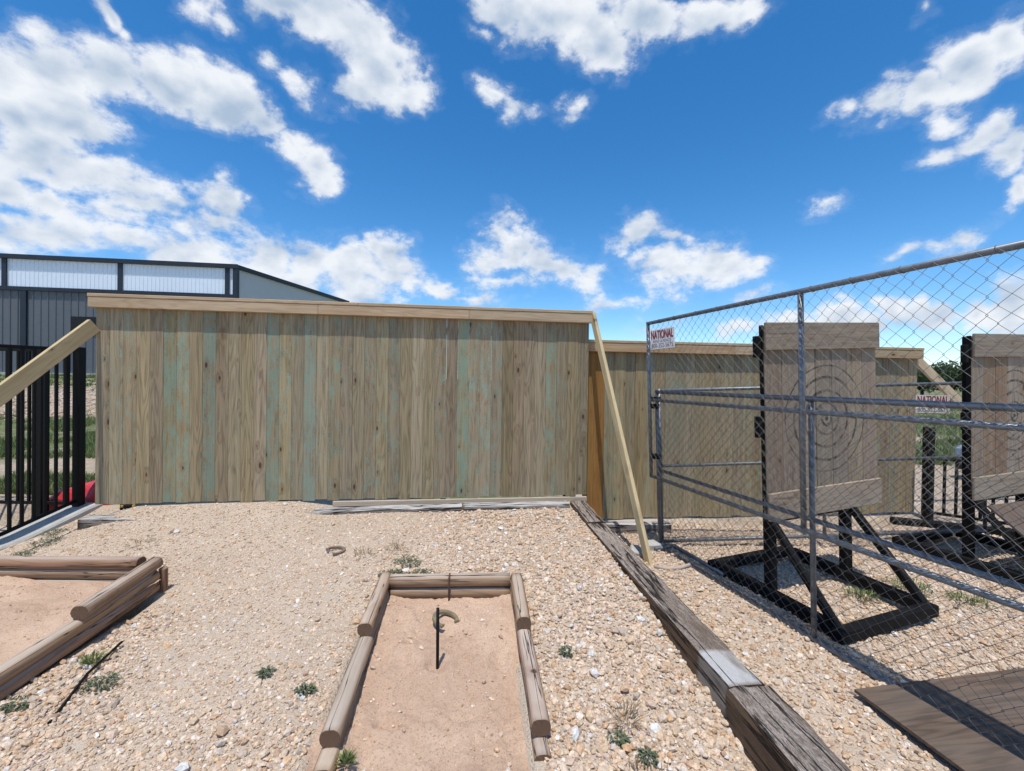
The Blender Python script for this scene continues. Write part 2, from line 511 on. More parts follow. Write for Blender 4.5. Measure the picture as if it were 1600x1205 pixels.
M_TIE = tie_mat()


def end_grain():
    m, nt = material('log_end')
    oc = nt.node('ShaderNodeTexCoord').outputs['Object']
    x, y, z = nt.xyz(oc)
    wob = nt.noise(oc, 14.0, 3)
    r = nt.m('ADD', nt.m('SQRT', nt.m('ADD', nt.m('MULTIPLY', x, x), nt.m('MULTIPLY', y, y))), nt.m('MULTIPLY', wob, 0.018))
    rings = nt.m('ADD', nt.m('MULTIPLY', nt.m('SINE', nt.m('MULTIPLY', r, 900.0)), 0.5), 0.5)
    col = nt.mix(rings, (0.23, 0.145, 0.095), (0.12, 0.07, 0.045))
    ang = nt.m('ARCTAN2', y, x)
    ck = nt.noise(nt.comb(nt.m('MULTIPLY', ang, 2.4), 0.0, 0.0), 2.0, 3)
    cm = nt.m('SUBTRACT', 1.0, nt.sm(nt.m('ABSOLUTE', nt.m('SUBTRACT', ck, 0.5)), 0.0, 0.02))
    col = nt.mix(nt.m('MULTIPLY', cm, 0.7), col, (0.03, 0.02, 0.015))
    finish(nt, col, 0.9, rings, 0.2, 0.003, spec=0.15)
    return m


M_END = end_grain()


def metal_mat(name, col, rough, metal, bump=0.1):
    m, nt = material(name)
    oc = nt.node('ShaderNodeTexCoord').outputs['Object']
    n = nt.noise(oc, 24.0, 5, 0.6)
    n2 = nt.noise(oc, 3.0, 3, 0.6)
    c = nt.mix(nt.sm(n, 0.3, 0.7), tuple(k * 0.8 for k in col), tuple(min(1, k * 1.15) for k in col))
    c = nt.mix(nt.m('MULTIPLY', nt.sm(n2, 0.55, 0.75), 0.35), c, tuple(k * 0.6 for k in col))
    finish(nt, c, nt.m('ADD', rough - 0.08, nt.m('MULTIPLY', n, 0.16)), n, bump, 0.002, metal=metal, spec=0.5 if metal else 0.18)
    return m


M_GALV = metal_mat('galvanised_steel', (0.175, 0.19, 0.21), 0.48, 0.5)
M_WIRE = metal_mat('galvanised_wire', (0.145, 0.14, 0.135), 0.65, 0.2)
M_BLACK = metal_mat('black_painted_steel', (0.007, 0.007, 0.008), 0.5, 0.0)
M_IRON = metal_mat('black_iron', (0.006, 0.006, 0.006), 0.6, 0.0)
M_BRONZE = metal_mat('dull_horseshoe_metal', (0.26, 0.22, 0.13), 0.55, 0.35)
M_DUSTY = metal_mat('dusty_iron', (0.20, 0.15, 0.11), 0.8, 0.1)
M_RUST = metal_mat('rusty_steel', (0.10, 0.045, 0.03), 0.8, 0.1)


def plain(name, col, rough=0.7, var=0.25, scale=8.0, bstr=0.15, spec=0.3, bdist=0.01):
    m, nt = material(name)
    p = nt.node('ShaderNodeNewGeometry').outputs['Position']
    n = nt.noise(p, scale, 6, 0.6)
    n2 = nt.noise(p, scale * 9, 4, 0.6)
    f = nt.m('ADD', nt.m('MULTIPLY', n, 0.6), nt.m('MULTIPLY', n2, 0.4))
    c = nt.mix(nt.sm(f, 0.3, 0.7), tuple(k * (1 - var) for k in col), tuple(min(1, k * (1 + var)) for k in col))
    finish(nt, c, rough, f, bstr, bdist, spec=spec)
    return m


M_BLKWOOD = plain('black_stained_timber', (0.008, 0.0075, 0.0075), 0.65, 0.5, 14, 0.15, 0.12)
M_CONC = plain('concrete', (0.40, 0.39, 0.36), 0.9, 0.18, 7, 0.3)
M_RED = plain('red_plastic', (0.50, 0.035, 0.04), 0.35, 0.2, 6, 0.2, 0.5)
M_NAVY = plain('dark_navy_trim', (0.022, 0.03, 0.045), 0.5, 0.15, 1)
M_GREYWALL = plain('grey_steel_siding', (0.115, 0.13, 0.15), 0.5, 0.06, 0.6, 0.0)
M_GABLE = plain('light_grey_siding', (0.46, 0.48, 0.51), 0.6, 0.04, 0.4, 0.0)
M_TRANS = plain('white_panel', (0.70, 0.78, 0.88), 0.35, 0.03, 0.4, 0.0, 0.5)
M_DARK = plain('dark_opening', (0.008, 0.008, 0.010), 0.4, 0.1, 1)
M_SIGNW = plain('sign_white', (0.78, 0.76, 0.76), 0.4, 0.05, 20, 0.0)
M_SIGNR = plain('sign_red', (0.30, 0.03, 0.035), 0.4, 0.1, 20, 0.0)
M_SIGNB = plain('sign_dark_print', (0.05, 0.045, 0.07), 0.4, 0.1, 20, 0.0)
M_PVC = plain('dusty_hose', (0.42, 0.35, 0.30), 0.6, 0.15, 12)
M_ORANGEP = plain('orange_lens', (0.55, 0.16, 0.03), 0.3, 0.1, 10)
M_BLUEP = plain('blue_grey_paint', (0.20, 0.27, 0.36), 0.35, 0.1, 5)
M_YEL = plain('yellow_plastic', (0.42, 0.25, 0.05), 0.5, 0.1, 10)
M_RUBBER = plain('tyre_rubber', (0.02, 0.02, 0.02), 0.8, 0.2, 20)
M_BARK = plain('bark', (0.09, 0.065, 0.045), 0.9, 0.3, 12, 0.4)


def leaf_mat(name, a, b):
    m, nt = material(name)
    rnd = nt.node('ShaderNodeAttribute', attribute_name='tone').outputs['Fac']
    c = nt.mix(rnd, a, b)
    bs = nt.node('ShaderNodeBsdfPrincipled', {'Base Color': c, 'Roughness': 0.6})
    bs.inputs['Specular IOR Level'].default_value = 0.3
    tr = nt.node('ShaderNodeBsdfTranslucent', {'Color': c})
    mx = nt.node('ShaderNodeMixShader', {0: 0.25, 1: bs.outputs[0], 2: tr.outputs[0]})
    o = nt.node('ShaderNodeOutputMaterial')
    nt.t.links.new(mx.outputs[0], o.inputs[0])
    return m


M_LEAF = leaf_mat('weed_leaf', (0.075, 0.105, 0.06), (0.17, 0.205, 0.115))
M_BLADE = leaf_mat('grass_blade', (0.10, 0.15, 0.045), (0.22, 0.25, 0.10))
M_STALK = leaf_mat('dry_stalk', (0.14, 0.10, 0.06), (0.30, 0.23, 0.14))
M_TREE = leaf_mat('tree_leaf', (0.028, 0.05, 0.022), (0.075, 0.11, 0.045))


def gravel_base():
    m, nt = material('gravel_dirt')
    p = nt.node('ShaderNodeNewGeometry').outputs['Position']
    n1 = nt.noise(p, 1.3, 5, 0.6)
    n2 = nt.noise(p, 46.0, 5, 0.7)
    v = nt.vor(p, 70.0)
    v2 = nt.vor(p, 130.0)
    vc = nt.xyz(v.outputs['Color'])[0]
    c = nt.mix(nt.sm(n1, 0.35, 0.65), (0.53, 0.435, 0.345), (0.44, 0.355, 0.28))
    c = nt.mix(nt.m('MULTIPLY', vc, 0.5), c, (0.56, 0.46, 0.35))
    c = nt.mix(nt.m('MULTIPLY', nt.sm(n2, 0.55, 0.8), 0.5), c, (0.30, 0.22, 0.15))
    h = nt.m('ADD', nt.m('SUBTRACT', 1.0, v.outputs['Distance']), nt.m('ADD', nt.m('MULTIPLY', n2, 0.9), nt.m('SUBTRACT', 0.6, nt.m('MULTIPLY', v2.outputs['Distance'], 0.6))))
    finish(nt, c, 0.95, h, 0.75, 0.011, spec=0.1)
    return m


M_GDIRT = gravel_base()


def sand_mat():
    m, nt = material('sand')
    p = nt.node('ShaderNodeNewGeometry').outputs['Position']
    n0 = nt.noise(p, 2.6, 5, 0.6)
    n1 = nt.noise(p, 26.0, 6, 0.7)
    n2 = nt.noise(p, 95.0, 5, 0.8)
    v = nt.vor(p, 120.0)
    c = nt.mix(nt.sm(n0, 0.35, 0.65), (0.63, 0.45, 0.325), (0.53, 0.365, 0.26))
    c = nt.mix(nt.m('MULTIPLY', nt.sm(n2, 0.50, 0.66), 0.75), c, (0.26, 0.165, 0.115))
    c = nt.mix(nt.m('MULTIPLY', nt.sm(v.outputs['Distance'], 0.30, 0.12), nt.m('MULTIPLY', nt.m('GREATER_THAN', nt.xyz(v.outputs['Color'])[0], 0.72), 0.6)), c, (0.64, 0.53, 0.43))
    damp = nt.m('MULTIPLY', nt.sm(nt.xyz(p)[1], 2.02, 1.86), nt.sm(nt.noise(p, 7.0, 4, 0.6), 0.42, 0.60))
    c = nt.mix(nt.m('MULTIPLY', damp, 0.55), c, (0.22, 0.12, 0.085))
    h = nt.m('ADD', nt.m('MULTIPLY', n1, 1.3), nt.m('MULTIPLY', n2, 0.7))
    finish(nt, c, 0.95, h, 0.85, 0.014, spec=0.1)
    return m


M_SAND = sand_mat()


def stone_mat():
    m, nt = material('limestone_gravel')
    a = nt.node('ShaderNodeAttribute', attribute_name='Col').outputs['Color']
    p = nt.node('ShaderNodeNewGeometry').outputs['Position']
    n = nt.noise(p, 90.0, 4, 0.6)
    c = nt.mix(1.0, a, nt.mix(nt.sm(n, 0.3, 0.7), (0.78, 0.74, 0.70), (1.12, 1.12, 1.12)), 'MULTIPLY')
    finish(nt, c, 0.85, n, 0.35, 0.004, spec=0.2)
    return m


M_STONE = stone_mat()


def terrain_mat():
    m, nt = material('earth_and_turf')
    p = nt.node('ShaderNodeNewGeometry').outputs['Position']
    x, y, z = nt.xyz(p)
    w = nt.noise(p, 0.45, 5, 0.65)
    n2 = nt.noise(p, 4.0, 6, 0.7)
    n3 = nt.noise(p, 30.0, 4, 0.7)
    yy = nt.m('ADD', y, nt.m('MULTIPLY', nt.m('SUBTRACT', w, 0.5), nt.m('MULTIPLY', y, 0.28)))
    t = nt.m('DIVIDE', yy, 40.0)
    W, B = (1, 1, 1), (0, 0, 0)
    gl = nt.ramp(t, [(0.0, B), (0.149, B), (0.155, W), (0.172, W), (0.18, B), (0.197, B), (0.205, W), (0.29, W), (0.31, B), (0.47, B), (0.55, W), (1.0, W)])
    gr = nt.ramp(t, [(0.0, B), (0.255, B), (0.27, W), (0.36, W), (0.37, B), (0.395, B), (0.405, W), (1.0, W)])
    g = nt.mix(nt.sm(x, 2.0, 3.0), gl, gr)
    g = nt.m('MULTIPLY', g, nt.sm(n2, 0.30, 0.50))
    soil = nt.mix(nt.sm(n3, 0.35, 0.68), (0.50, 0.405, 0.315), (0.30, 0.225, 0.16))
    soil = nt.mix(nt.sm(n2, 0.45, 0.62), soil, (0.47, 0.385, 0.30))
    turf = nt.mix(n3, (0.06, 0.085, 0.03), (0.21, 0.235, 0.11))
    c = nt.mix(g, soil, turf)
    finish(nt, c, 0.95, nt.m('ADD', n2, n3), 0.8, 0.05, spec=0.1)
    return m


M_TERR = terrain_mat()


# ------------------------------------------------------------------ ground shapes
def sstep(a, b, x):
    t = np.clip((x - a) / (b - a), 0, 1)
    return t * t * (3 - 2 * t)


def tie_x(Y):                      # yard side edge of the long row of railroad ties
    return 1.115 - 0.1105 * (Y - 2.23)


def vnoise(x, y, s, seed=0):
    """cheap smooth value noise"""
    x = np.asarray(x, float) * s + seed * 17.3
    y = np.asarray(y, float) * s + seed * 9.1
    xi, yi = np.floor(x), np.floor(y)
    xf, yf = x - xi, y - yi
    u, v = xf * xf * (3 - 2 * xf), yf * yf * (3 - 2 * yf)

    def h(a, b):
        q = np.sin(a * 127.1 + b * 311.7 + seed * 74.7) * 43758.5453
        return q - np.floor(q)
    return (h(xi, yi) * (1 - u) + h(xi + 1, yi) * u) * (1 - v) + (h(xi, yi + 1) * (1 - u) + h(xi + 1, yi + 1) * u) * v - 0.5


def h_yard(X, Y):
    X, Y = np.asarray(X, float), np.asarray(Y, float)
    z = np.interp(Y, [-3, 1.0, 1.9, 2.9, 3.4, 5.0, 5.3, 5.8], [0.05, 0.07, 0.12, 0.20, 0.275, 0.295, 0.30, 0.33])
    side = sstep(-1.1, -2.7, X) * np.interp(Y, [1.0, 2.3, 2.9, 3.4, 3.9, 4.5, 5.2], [0.0, 0.055, 0.11, 0.17, 0.13, 0.06, 0.0])
    side = side + 0.17 * sstep(-4.2, -5.25, X) * np.clip((6.1 - Y) / 0.9, 0, 1) + 0.34 * sstep(-5.3, -5.55, X)
    heap = 0.085 * sstep(-3.9, -3.2, X) * sstep(-2.0, -2.7, X) + 0.075 * sstep(-3.2, -3.9, X) * sstep(-4.85, -4.3, X)
    z = z + heap * sstep(4.55, 5.05, Y)
    return z - side + 0.022 * vnoise(X, Y, 1.6, 1) + 0.010 * vnoise(X, Y, 5.0, 2)


def h_court(X, Y):
    X, Y = np.asarray(X, float), np.asarray(Y, float)
    return 0.0 * X + 0.03 * vnoise(X, Y, 1.3, 3) + 0.012 * vnoise(X, Y, 5.0, 4)


def h_far(X, Y):
    X, Y = np.asarray(X, float), np.asarray(Y, float)
    bank = np.clip(0.15 + 0.0711 * (Y - 5.7), 0.02, 1.95)
    w = sstep(1.5, -1.5, X) * (1 - sstep(120, 300, np.abs(X))) * (1 - sstep(150, 400, Y))
    z = bank * w
    return z + np.where(Y > 5.9, 0.05, 0.0) * vnoise(X, Y, 0.7, 5)


def grid_mesh(name, xs, ys, zf, mat):
    X, Y = np.meshgrid(xs, ys)
    Z = zf(X, Y)
    nx, ny = len(xs), len(ys)
    co = np.stack([X.ravel(), Y.ravel(), Z.ravel()], 1).astype(np.float32)
    i = np.arange(nx * ny).reshape(ny, nx)
    q = np.stack([i[:-1, :-1].ravel(), i[:-1, 1:].ravel(), i[1:, 1:].ravel(), i[1:, :-1].ravel()], 1)
    return np_mesh(name, co, q, mat, True)


def np_mesh(name, co, faces, mat, smooth=False, col=None, tone=None):
    me = bpy.data.meshes.new(name)
    k = faces.shape[1]
    me.vertices.add(len(co))
    me.vertices.foreach_set('co', co.astype(np.float32).ravel())
    me.loops.add(faces.size)
    me.loops.foreach_set('vertex_index', faces.astype(np.int32).ravel())
    me.polygons.add(len(faces))
    me.polygons.foreach_set('loop_start', np.arange(0, faces.size, k, dtype=np.int32))
    me.polygons.foreach_set('loop_total', np.full(len(faces), k, np.int32))
    me.polygons.foreach_set('use_smooth', np.full(len(faces), smooth, bool))
    me.update(calc_edges=True)
    if col is not None:
        a = me.attributes.new('Col', 'FLOAT_COLOR', 'POINT')
        a.data.foreach_set('color', np.concatenate([col, np.ones((len(col), 1))], 1).astype(np.float32).ravel())
    if tone is not None:
        a = me.attributes.new('tone', 'FLOAT', 'POINT')
        a.data.foreach_set('value', tone.astype(np.float32))
    if mat:
        me.materials.append(mat)
    return me


def far_z(X, Y):
    z = h_far(X, Y)
    inside = (X > -7.2) & (X < 9.0) & (Y < 5.62)
    return np.where(inside, np.minimum(z, -0.0) - 0.45, z)


xs = np.unique(np.concatenate([np.linspace(-2500, -80, 14), np.linspace(-80, -12, 50), np.linspace(-12, 14, 110), np.linspace(14, 90, 40), np.linspace(90, 2500, 14)]))
ys = np.unique(np.concatenate([np.linspace(-400, -4, 8), np.linspace(-4, 14, 90), np.linspace(14, 60, 60), np.linspace(60, 4000, 22)]))
link('terrain', grid_mesh('terrain', xs, ys, far_z, M_TERR), kind='structure')

# the horseshoe yard (raised) and the lower throwing court
PIT_L = dict(x0=-0.86, x1=0.06, y0=1.0, y1=3.28)


def pit_axis(Y):      # centre line of the near pit leans a little
    return -0.48 - 0.075 * (Y - 3.28)


def in_pit(X, Y, grow=0.0):
    a = np.abs(X - pit_axis(Y)) < 0.50 + grow
    near = a & (Y < 3.30 + grow)
    left = (X < -2.76 + grow) & (X > -4.75 - grow) & (Y < 3.43 + grow)
    return near | left


def yard_z(X, Y):
    z = h_yard(X, Y)
    return np.where(in_pit(X, Y, -0.02), z - 0.16, z)


vx = []
ysy = np.linspace(-2.0, 5.62, 160)
ts = np.linspace(0, 1, 190)
YY, TT = np.meshgrid(ysy, ts, indexing='ij')
XX = -7.4 + TT * (tie_x(YY) + 0.06 + 7.4)
ZZ = yard_z(XX, YY)
idx = np.arange(XX.size).reshape(XX.shape)
fq = np.stack([idx[:-1, :-1].ravel(), idx[:-1, 1:].ravel(), idx[1:, 1:].ravel(), idx[1:, :-1].ravel()], 1)
link('gravel_yard_ground', np_mesh('gravel_yard_ground', np.stack([XX.ravel(), YY.ravel(), ZZ.ravel()], 1), fq, M_GDIRT, True), kind='structure')

ysy = np.linspace(-2.0, 7.4, 130)
ts = np.linspace(0, 1, 150)
YY, TT = np.meshgrid(ysy, ts, indexing='ij')
XL = np.where(YY < 5.5, tie_x(YY) + 0.12, tie_x(5.5) + 0.12)
XX = XL + TT * (9.4 - XL)
ZZ = h_court(XX, YY)
link('throwing_court_ground', np_mesh('throwing_court_ground', np.stack([XX.ravel(), YY.ravel(), ZZ.ravel()], 1), fq if False else np.stack([(i := np.arange(XX.size).reshape(XX.shape))[:-1, :-1].ravel(), i[:-1, 1:].ravel(), i[1:, 1:].ravel(), i[1:, :-1].ravel()], 1), M_GDIRT, True), kind='structure')


DENTS = [(-0.42, 2.58, 0.05, 0.06, 0.02)] + [(random.uniform(-0.80, -0.02), random.uniform(1.6, 3.1), random.uniform(0.02, 0.07), random.uniform(0.03, 0.11), random.uniform(0.006, 0.018)) for _ in range(26)]


def sand_z1(X, Y):
    z = np.interp(Y, [0.5, 1.9, 2.6, 3.25], [0.055, 0.10, 0.152, 0.222])
    d = 0.05 * vnoise(X, Y, 3.2, 6) + 0.02 * vnoise(X, Y, 9, 7) + 0.012 * vnoise(X, Y, 24, 8) + 0.006 * vnoise(X, Y, 60, 9)
    for (dx, dy, rx, ry, dep) in DENTS:
        q = ((X - dx) / rx) ** 2 + ((Y - dy) / ry) ** 2
        z = z - dep * np.exp(-q) + dep * 0.55 * np.exp(-((np.sqrt(q) - 1.7) / 0.5) ** 2)
    return z + d * 1.05 + 0.010 * vnoise(X, Y, 38, 10)


def sand_z2(X, Y):
    z = np.interp(Y, [0.5, 1.9, 2.9, 3.45], [0.06, 0.13, 0.21, 0.235])
    return z + 0.05 * vnoise(X, Y, 3.2, 16) + 0.022 * vnoise(X, Y, 9, 17) + 0.014 * vnoise(X, Y, 24, 18)


YY, TT = np.meshgrid(np.linspace(0.6, 3.31, 250), np.linspace(-0.5, 0.5, 100), indexing='ij')
XX = pit_axis(YY) + TT * 1.06
i = np.arange(XX.size).reshape(XX.shape)
link('sand_bed', np_mesh('sand_bed', np.stack([XX.ravel(), YY.ravel(), sand_z1(XX, YY).ravel()], 1), np.stack([i[:-1, :-1].ravel(), i[:-1, 1:].ravel(), i[1:, 1:].ravel(), i[1:, :-1].ravel()], 1), M_SAND, True), kind='structure')
YY, TT = np.meshgrid(np.linspace(0.8, 3.44, 200), np.linspace(-4.7, -2.76, 140), indexing='ij')
XX = TT
i = np.arange(XX.size).reshape(XX.shape)
link('sand_bed', np_mesh('sand_bed', np.stack([XX.ravel(), YY.ravel(), sand_z2(XX, YY).ravel()], 1), np.stack([i[:-1, :-1].ravel(), i[:-1, 1:].ravel(), i[1:, 1:].ravel(), i[1:, :-1].ravel()], 1), M_SAND, True), kind='structure')


# ------------------------------------------------------------------ wooden fences
def wooden_fence(name, label, A, B, z0, height, nb, mat, first_mat=None, first_n=0, extra=()):
    A, B = Vector((*A, z0)), Vector((*B, z0))
    d = (B - A).normalized()
    n = Vector((d.y, -d.x, 0))              # towards the yard
    L = (B - A).length
    root = thing(name, label, 'fence', Matrix.Translation(A))
    step = L / nb
    ztop = height - 0.04
    lengths = [ztop - 0.004, ztop - 0.012, ztop - 0.02]
    for k in range(nb):
        w = step - (0.0012 if random.random() > 0.08 else 0.0016)
        w = round(w, 4)
        dz = random.choice((0.0, 0.008, 0.016))
        p = A + d * (step * (k + 0.5)) + n * random.uniform(-0.0025, 0.0025)
        p0 = p + Vector((0, 0, ztop - random.choice(lengths) ))
        mm = first_mat if (k < first_n) else mat
        lean = d * random.uniform(-0.0006, 0.0006)
        lumber('board', p0, p + Vector((0, 0, ztop)) + lean, w, 0.017, mm, root, wide=d, bev=0.002)
    # trim board along the top of the yard face, cap over it
    half = L * 0.42
    off = n * (0.0095 + 0.035)
    segs = [(-0.035, half), (half + 0.002, L * 0.73), (L * 0.73 + 0.002, L + 0.02)]
    for a, b in segs:
        lumber('trim_board', A + d * a + off + Vector((0, 0, height - 0.097)), A + d * b + off + Vector((0, 0, height - 0.097)), 0.115, 0.070, M_TRIM, root, wide=(0, 0, 1))
    for a, b in ((-0.04, L * 0.5), (L * 0.5 + 0.002, L + 0.025)):
        lumber('cap_board', A + d * a + Vector((0, 0, height - 0.019)) + n * 0.014, A + d * b + Vector((0, 0, height - 0.019)) + n * 0.014, 0.14, 0.036, M_TRIM, root, wide=n)
    for z in (0.25, 1.2, 2.1):
        lumber('rail', A + d * 0.0 - n * 0.03 + Vector((0, 0, z)), A + d * L - n * 0.03 + Vector((0, 0, z)), 0.09, 0.038, M_TRIM, root, wide=(0, 0, 1))
    for k in range(4):
        p = A + d * (0.25 + (L - 0.5) * k / 3) - n * 0.085
        lumber('post', p + Vector((0, 0, -0.35)), p + Vector((0, 0, height - 0.06)), 0.07, 0.07, M_BLACK, root, wide=d)
    return root, A, B, d, n, L


f1, A1, B1, d1v, n1v, L1 = wooden_fence('wooden_fence', 'tall wooden privacy fence of green stained boards behind the sand pit', (-4.73, 4.95), (0.99, 5.67), 0.374, 2.40, 41, M_FENCE)
# short black feet and the pale sill under the yard fence
for s in (0.34, 3.92, 5.58):
    p = A1 + d1v * s - n1v * 0.002
    lumber('foot', p + Vector((0, 0, -0.12)), p + Vector((0, 0, -0.002)), 0.075, 0.05, M_BLACK, f1, wide=d1v)
for ds in (-0.06, 0.06):
    p = A1 + d1v * (0.34 + ds)
    lumber('clip', p + Vector((0, 0, -0.03)), p + Vector((0, 0, -0.003)), 0.03, 0.03, M_YEL, f1, wide=d1v)
lumber('sill_board', A1 + d1v * 2.6 + n1v * 0.012 + Vector((0, 0, -0.034)), A1 + d1v * (L1 + 0.0) + n1v * 0.012 + Vector((0, 0, -0.034)), 0.062, 0.045, M_RAW, f1, wide=(0, 0, 1))
lumber('brace', (1.025, 5.62, 2.74), (1.43, 4.42, -0.02), 0.095, 0.042, M_BRACE, f1, wide=(0, 0, 1), label='sunlit brace leaning from the fence corner to the gravel')
lumber('brace', (-4.71, 4.90, 2.42), (-5.06, 2.78, 0.35), 0.155, 0.042, M_BRACE, f1, wide=(0, 0, 1), label='broad brace leaning left across the black iron fence')

f2, A2, B2, d2v, n2v, L2 = wooden_fence('wooden_fence', 'lower wooden fence with orange end boards standing behind the chain link cage', (0.955, 5.79), (5.88, 6.33), 0.02, 2.40, 35, M_FENCE2, M_ORANGE, 2)
lumber('brace', (5.88, 6.36, 2.28), (9.2, 7.32, 0.0), 0.14, 0.042, M_BRACE, f2, wide=(0, 0, 1))


# ------------------------------------------------------------------ railroad ties
def tie(name, label, p0, p1, w, h, seed, pale=None, group=None, zsink=0.0):
    """local z along the tie, local x up"""
    p0, p1 = Vector(p0), Vector(p1)
    l = (p1 - p0).length
    ns, nc = max(8, int(l / 0.03)), 7
    verts, faces, pl = [], [], []
    prof = []
    for k in range(nc):
        prof.append((h / 2, -w / 2 + w * k / (nc - 1)))
    for k in range(1, nc):
        prof.append((h / 2 - h * k / (nc - 1), w / 2))
    for k in range(1, nc):
        prof.append((-h / 2, w / 2 - w * k / (nc - 1)))
    for k in range(1, nc - 1):
        prof.append((-h / 2 + h * k / (nc - 1), -w / 2))
    m = len(prof)
    for j in range(ns + 1):
        z = l * j / ns
        for (a, b) in prof:
            q = Vector((a * 9, b * 9, z * 3.0 + seed * 7))
            q2 = Vector((a * 30, b * 30, z * 7.0 + seed * 3))
            dv = 0.010 * mnoise.noise(q) + 0.005 * mnoise.noise(q2)
            corner = (abs(a) > h / 2 - 1e-4) and (abs(b) > w / 2 - 1e-4)
            s = 1 + dv * 8
            if corner:
                s *= 0.955 + 0.05 * mnoise.noise(Vector((z * 6, seed, a * 40 + b * 10)))
            verts.append((a * s, b * s, z + (0.012 * mnoise.noise(q2) if j in (0, ns) else 0)))
            pl.append(1.0 if pale and pale[0] < z < pale[1] else 0.0)
    for j in range(ns):
        for k in range(m):
            a, b = j * m + k, j * m + (k + 1) % m
            faces.append((a, b, b + m, a + m))
    faces.append(tuple(range(m))[::-1])
    faces.append(tuple(range(ns * m, ns * m + m)))
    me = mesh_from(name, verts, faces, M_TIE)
    at = me.attributes.new('pale', 'FLOAT', 'POINT')
    at.data.foreach_set('value', pl)
    M = frame_m(p0, p1 - p0, (0, 0, 1))
    o = link(name, me, None, None, M, label=label, category='timber')
    if group:
        o['group'] = group
    return o


TG = 'railroad ties edging the gravel yard'
cx = 0.10


def tp(Y, z=0.225):
    return (tie_x(Y) + cx, Y, z)


tie('railroad_tie', 'long weathered railroad tie with pale worn near end edging the gravel', tp(2.20), tp(4.72), 0.205, 0.20, 1, (0.015, 0.29), TG)
tie('railroad_tie', 'darkest railroad tie nearest the camera at the bottom edge', tp(-0.4, 0.185), tp(2.19, 0.212), 0.235, 0.23, 2, None, TG)
tie('railroad_tie', 'short grey railroad tie ending at the fence corner behind the brace', tp(4.73, 0.245), tp(5.50, 0.262), 0.20, 0.19, 3, None, TG)
ofs = n1v * 0.20
tie('railroad_tie', 'grey railroad tie along the fence foot, right of the joint', A1 + d1v * 4.16 + ofs + Vector((0, 0, -0.085)), A1 + d1v * 5.47 + ofs + Vector((0, 0, -0.085)), 0.19, 0.12, 4, (0, 9), TG)
tie('railroad_tie', 'half buried railroad tie along the fence foot, left of the joint', A1 + d1v * 2.0 + ofs + Vector((0, 0, -0.118)), A1 + d1v * 4.15 + ofs + Vector((0, 0, -0.088)), 0.19, 0.12, 5, (0, 9), TG)
tie('railroad_tie', 'pale mostly buried railroad tie at the left end of the fence', A1 + d1v * 0.05 + ofs + Vector((0, 0, -0.135)), A1 + d1v * 1.98 + ofs + Vector((0, 0, -0.18)), 0.20, 0.12, 6, (0, 9), TG)
tie('railroad_tie', 'short pale timber lying at the foot of the lower fence', (1.18, 5.40, 0.05), (2.0, 5.46, 0.045), 0.15, 0.12, 8, (0, 2), None)


# ------------------------------------------------------------------ horseshoe pits of landscape logs
def log_mesh(l, r, seed):
    seg, ns = 16, max(6, int(l / 0.06))
    verts, faces = [], []
    for j in range(ns + 1):
        z = l * j / ns
        for k in range(seg):
            a = 2 * math.pi * k / seg
            ca, sa = math.cos(a), math.sin(a)
            rr = r * (1 + 0.09 * mnoise.noise(Vector((ca * 1.2, sa * 1.2, z * 2.2 + seed * 5.1))) + 0.02 * mnoise.noise(Vector((ca * 6, sa * 6, z * 3 + seed))))
            x = max(-0.86 * r, min(0.86 * r, ca * rr))       # sawn flat above and below
            verts.append((x, sa * rr, z))
    for j in range(ns):
        for k in range(seg):
            a, b = j * seg + k, j * seg + (k + 1) % seg
            faces.append((a, b, b + seg, a + seg))
    faces.append(tuple(range(seg))[::-1])
    faces.append(tuple(range(ns * seg, ns * seg + seg)))
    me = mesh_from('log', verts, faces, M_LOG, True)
    me.materials.append(M_END)
    for p in (me.polygons[-1], me.polygons[-2]):
        p.material_index = 1
        p.use_smooth = False
    return me


_ls = [0]


def log(parent, p0, p1, r=0.048):
    p0, p1 = Vector(p0), Vector(p1)
    _ls[0] += 1
    return link('log', log_mesh((p1 - p0).length, r, _ls[0]), None, parent, frame_m(p0, p1 - p0, (0, 0, 1)))


pit = thing('horseshoe_pit', 'narrow sand pit framed by brown logs around a thin black stake', 'horseshoe pit', (-0.4, 2.6, 0.15))
LW = 0.048
# back
log(pit, (-0.905, 3.30, 0.322), (0.005, 3.335, 0.330), 0.050)
log(pit, (-0.905, 3.295, 0.235), (0.005, 3.33, 0.240), 0.046)
# left, stepping down towards the camera
log(pit, (-0.955, 3.36, 0.322), (-0.888, 2.68, 0.300))
log(pit, (-0.955, 3.36, 0.236), (-0.812, 1.98, 0.200))
log(pit, (-0.95, 3.30, 0.150), (-0.800, 1.87, 0.115))
log(pit, (-0.86, 2.40, 0.045), (-0.745, 1.30, 0.03))
# right
log(pit, (0.055, 3.37, 0.325), (0.098, 2.775, 0.303))
log(pit, (0.05, 3.37, 0.238), (0.162, 2.055, 0.205))
log(pit, (0.055, 3.30, 0.150), (0.168, 1.965, 0.118), 0.044)
tube('spike', [(-0.452, 3.30, 0.385), (-0.452, 3.243, 0.365), (-0.448, 3.236, 0.21)], 0.006, M_RUST, pit)

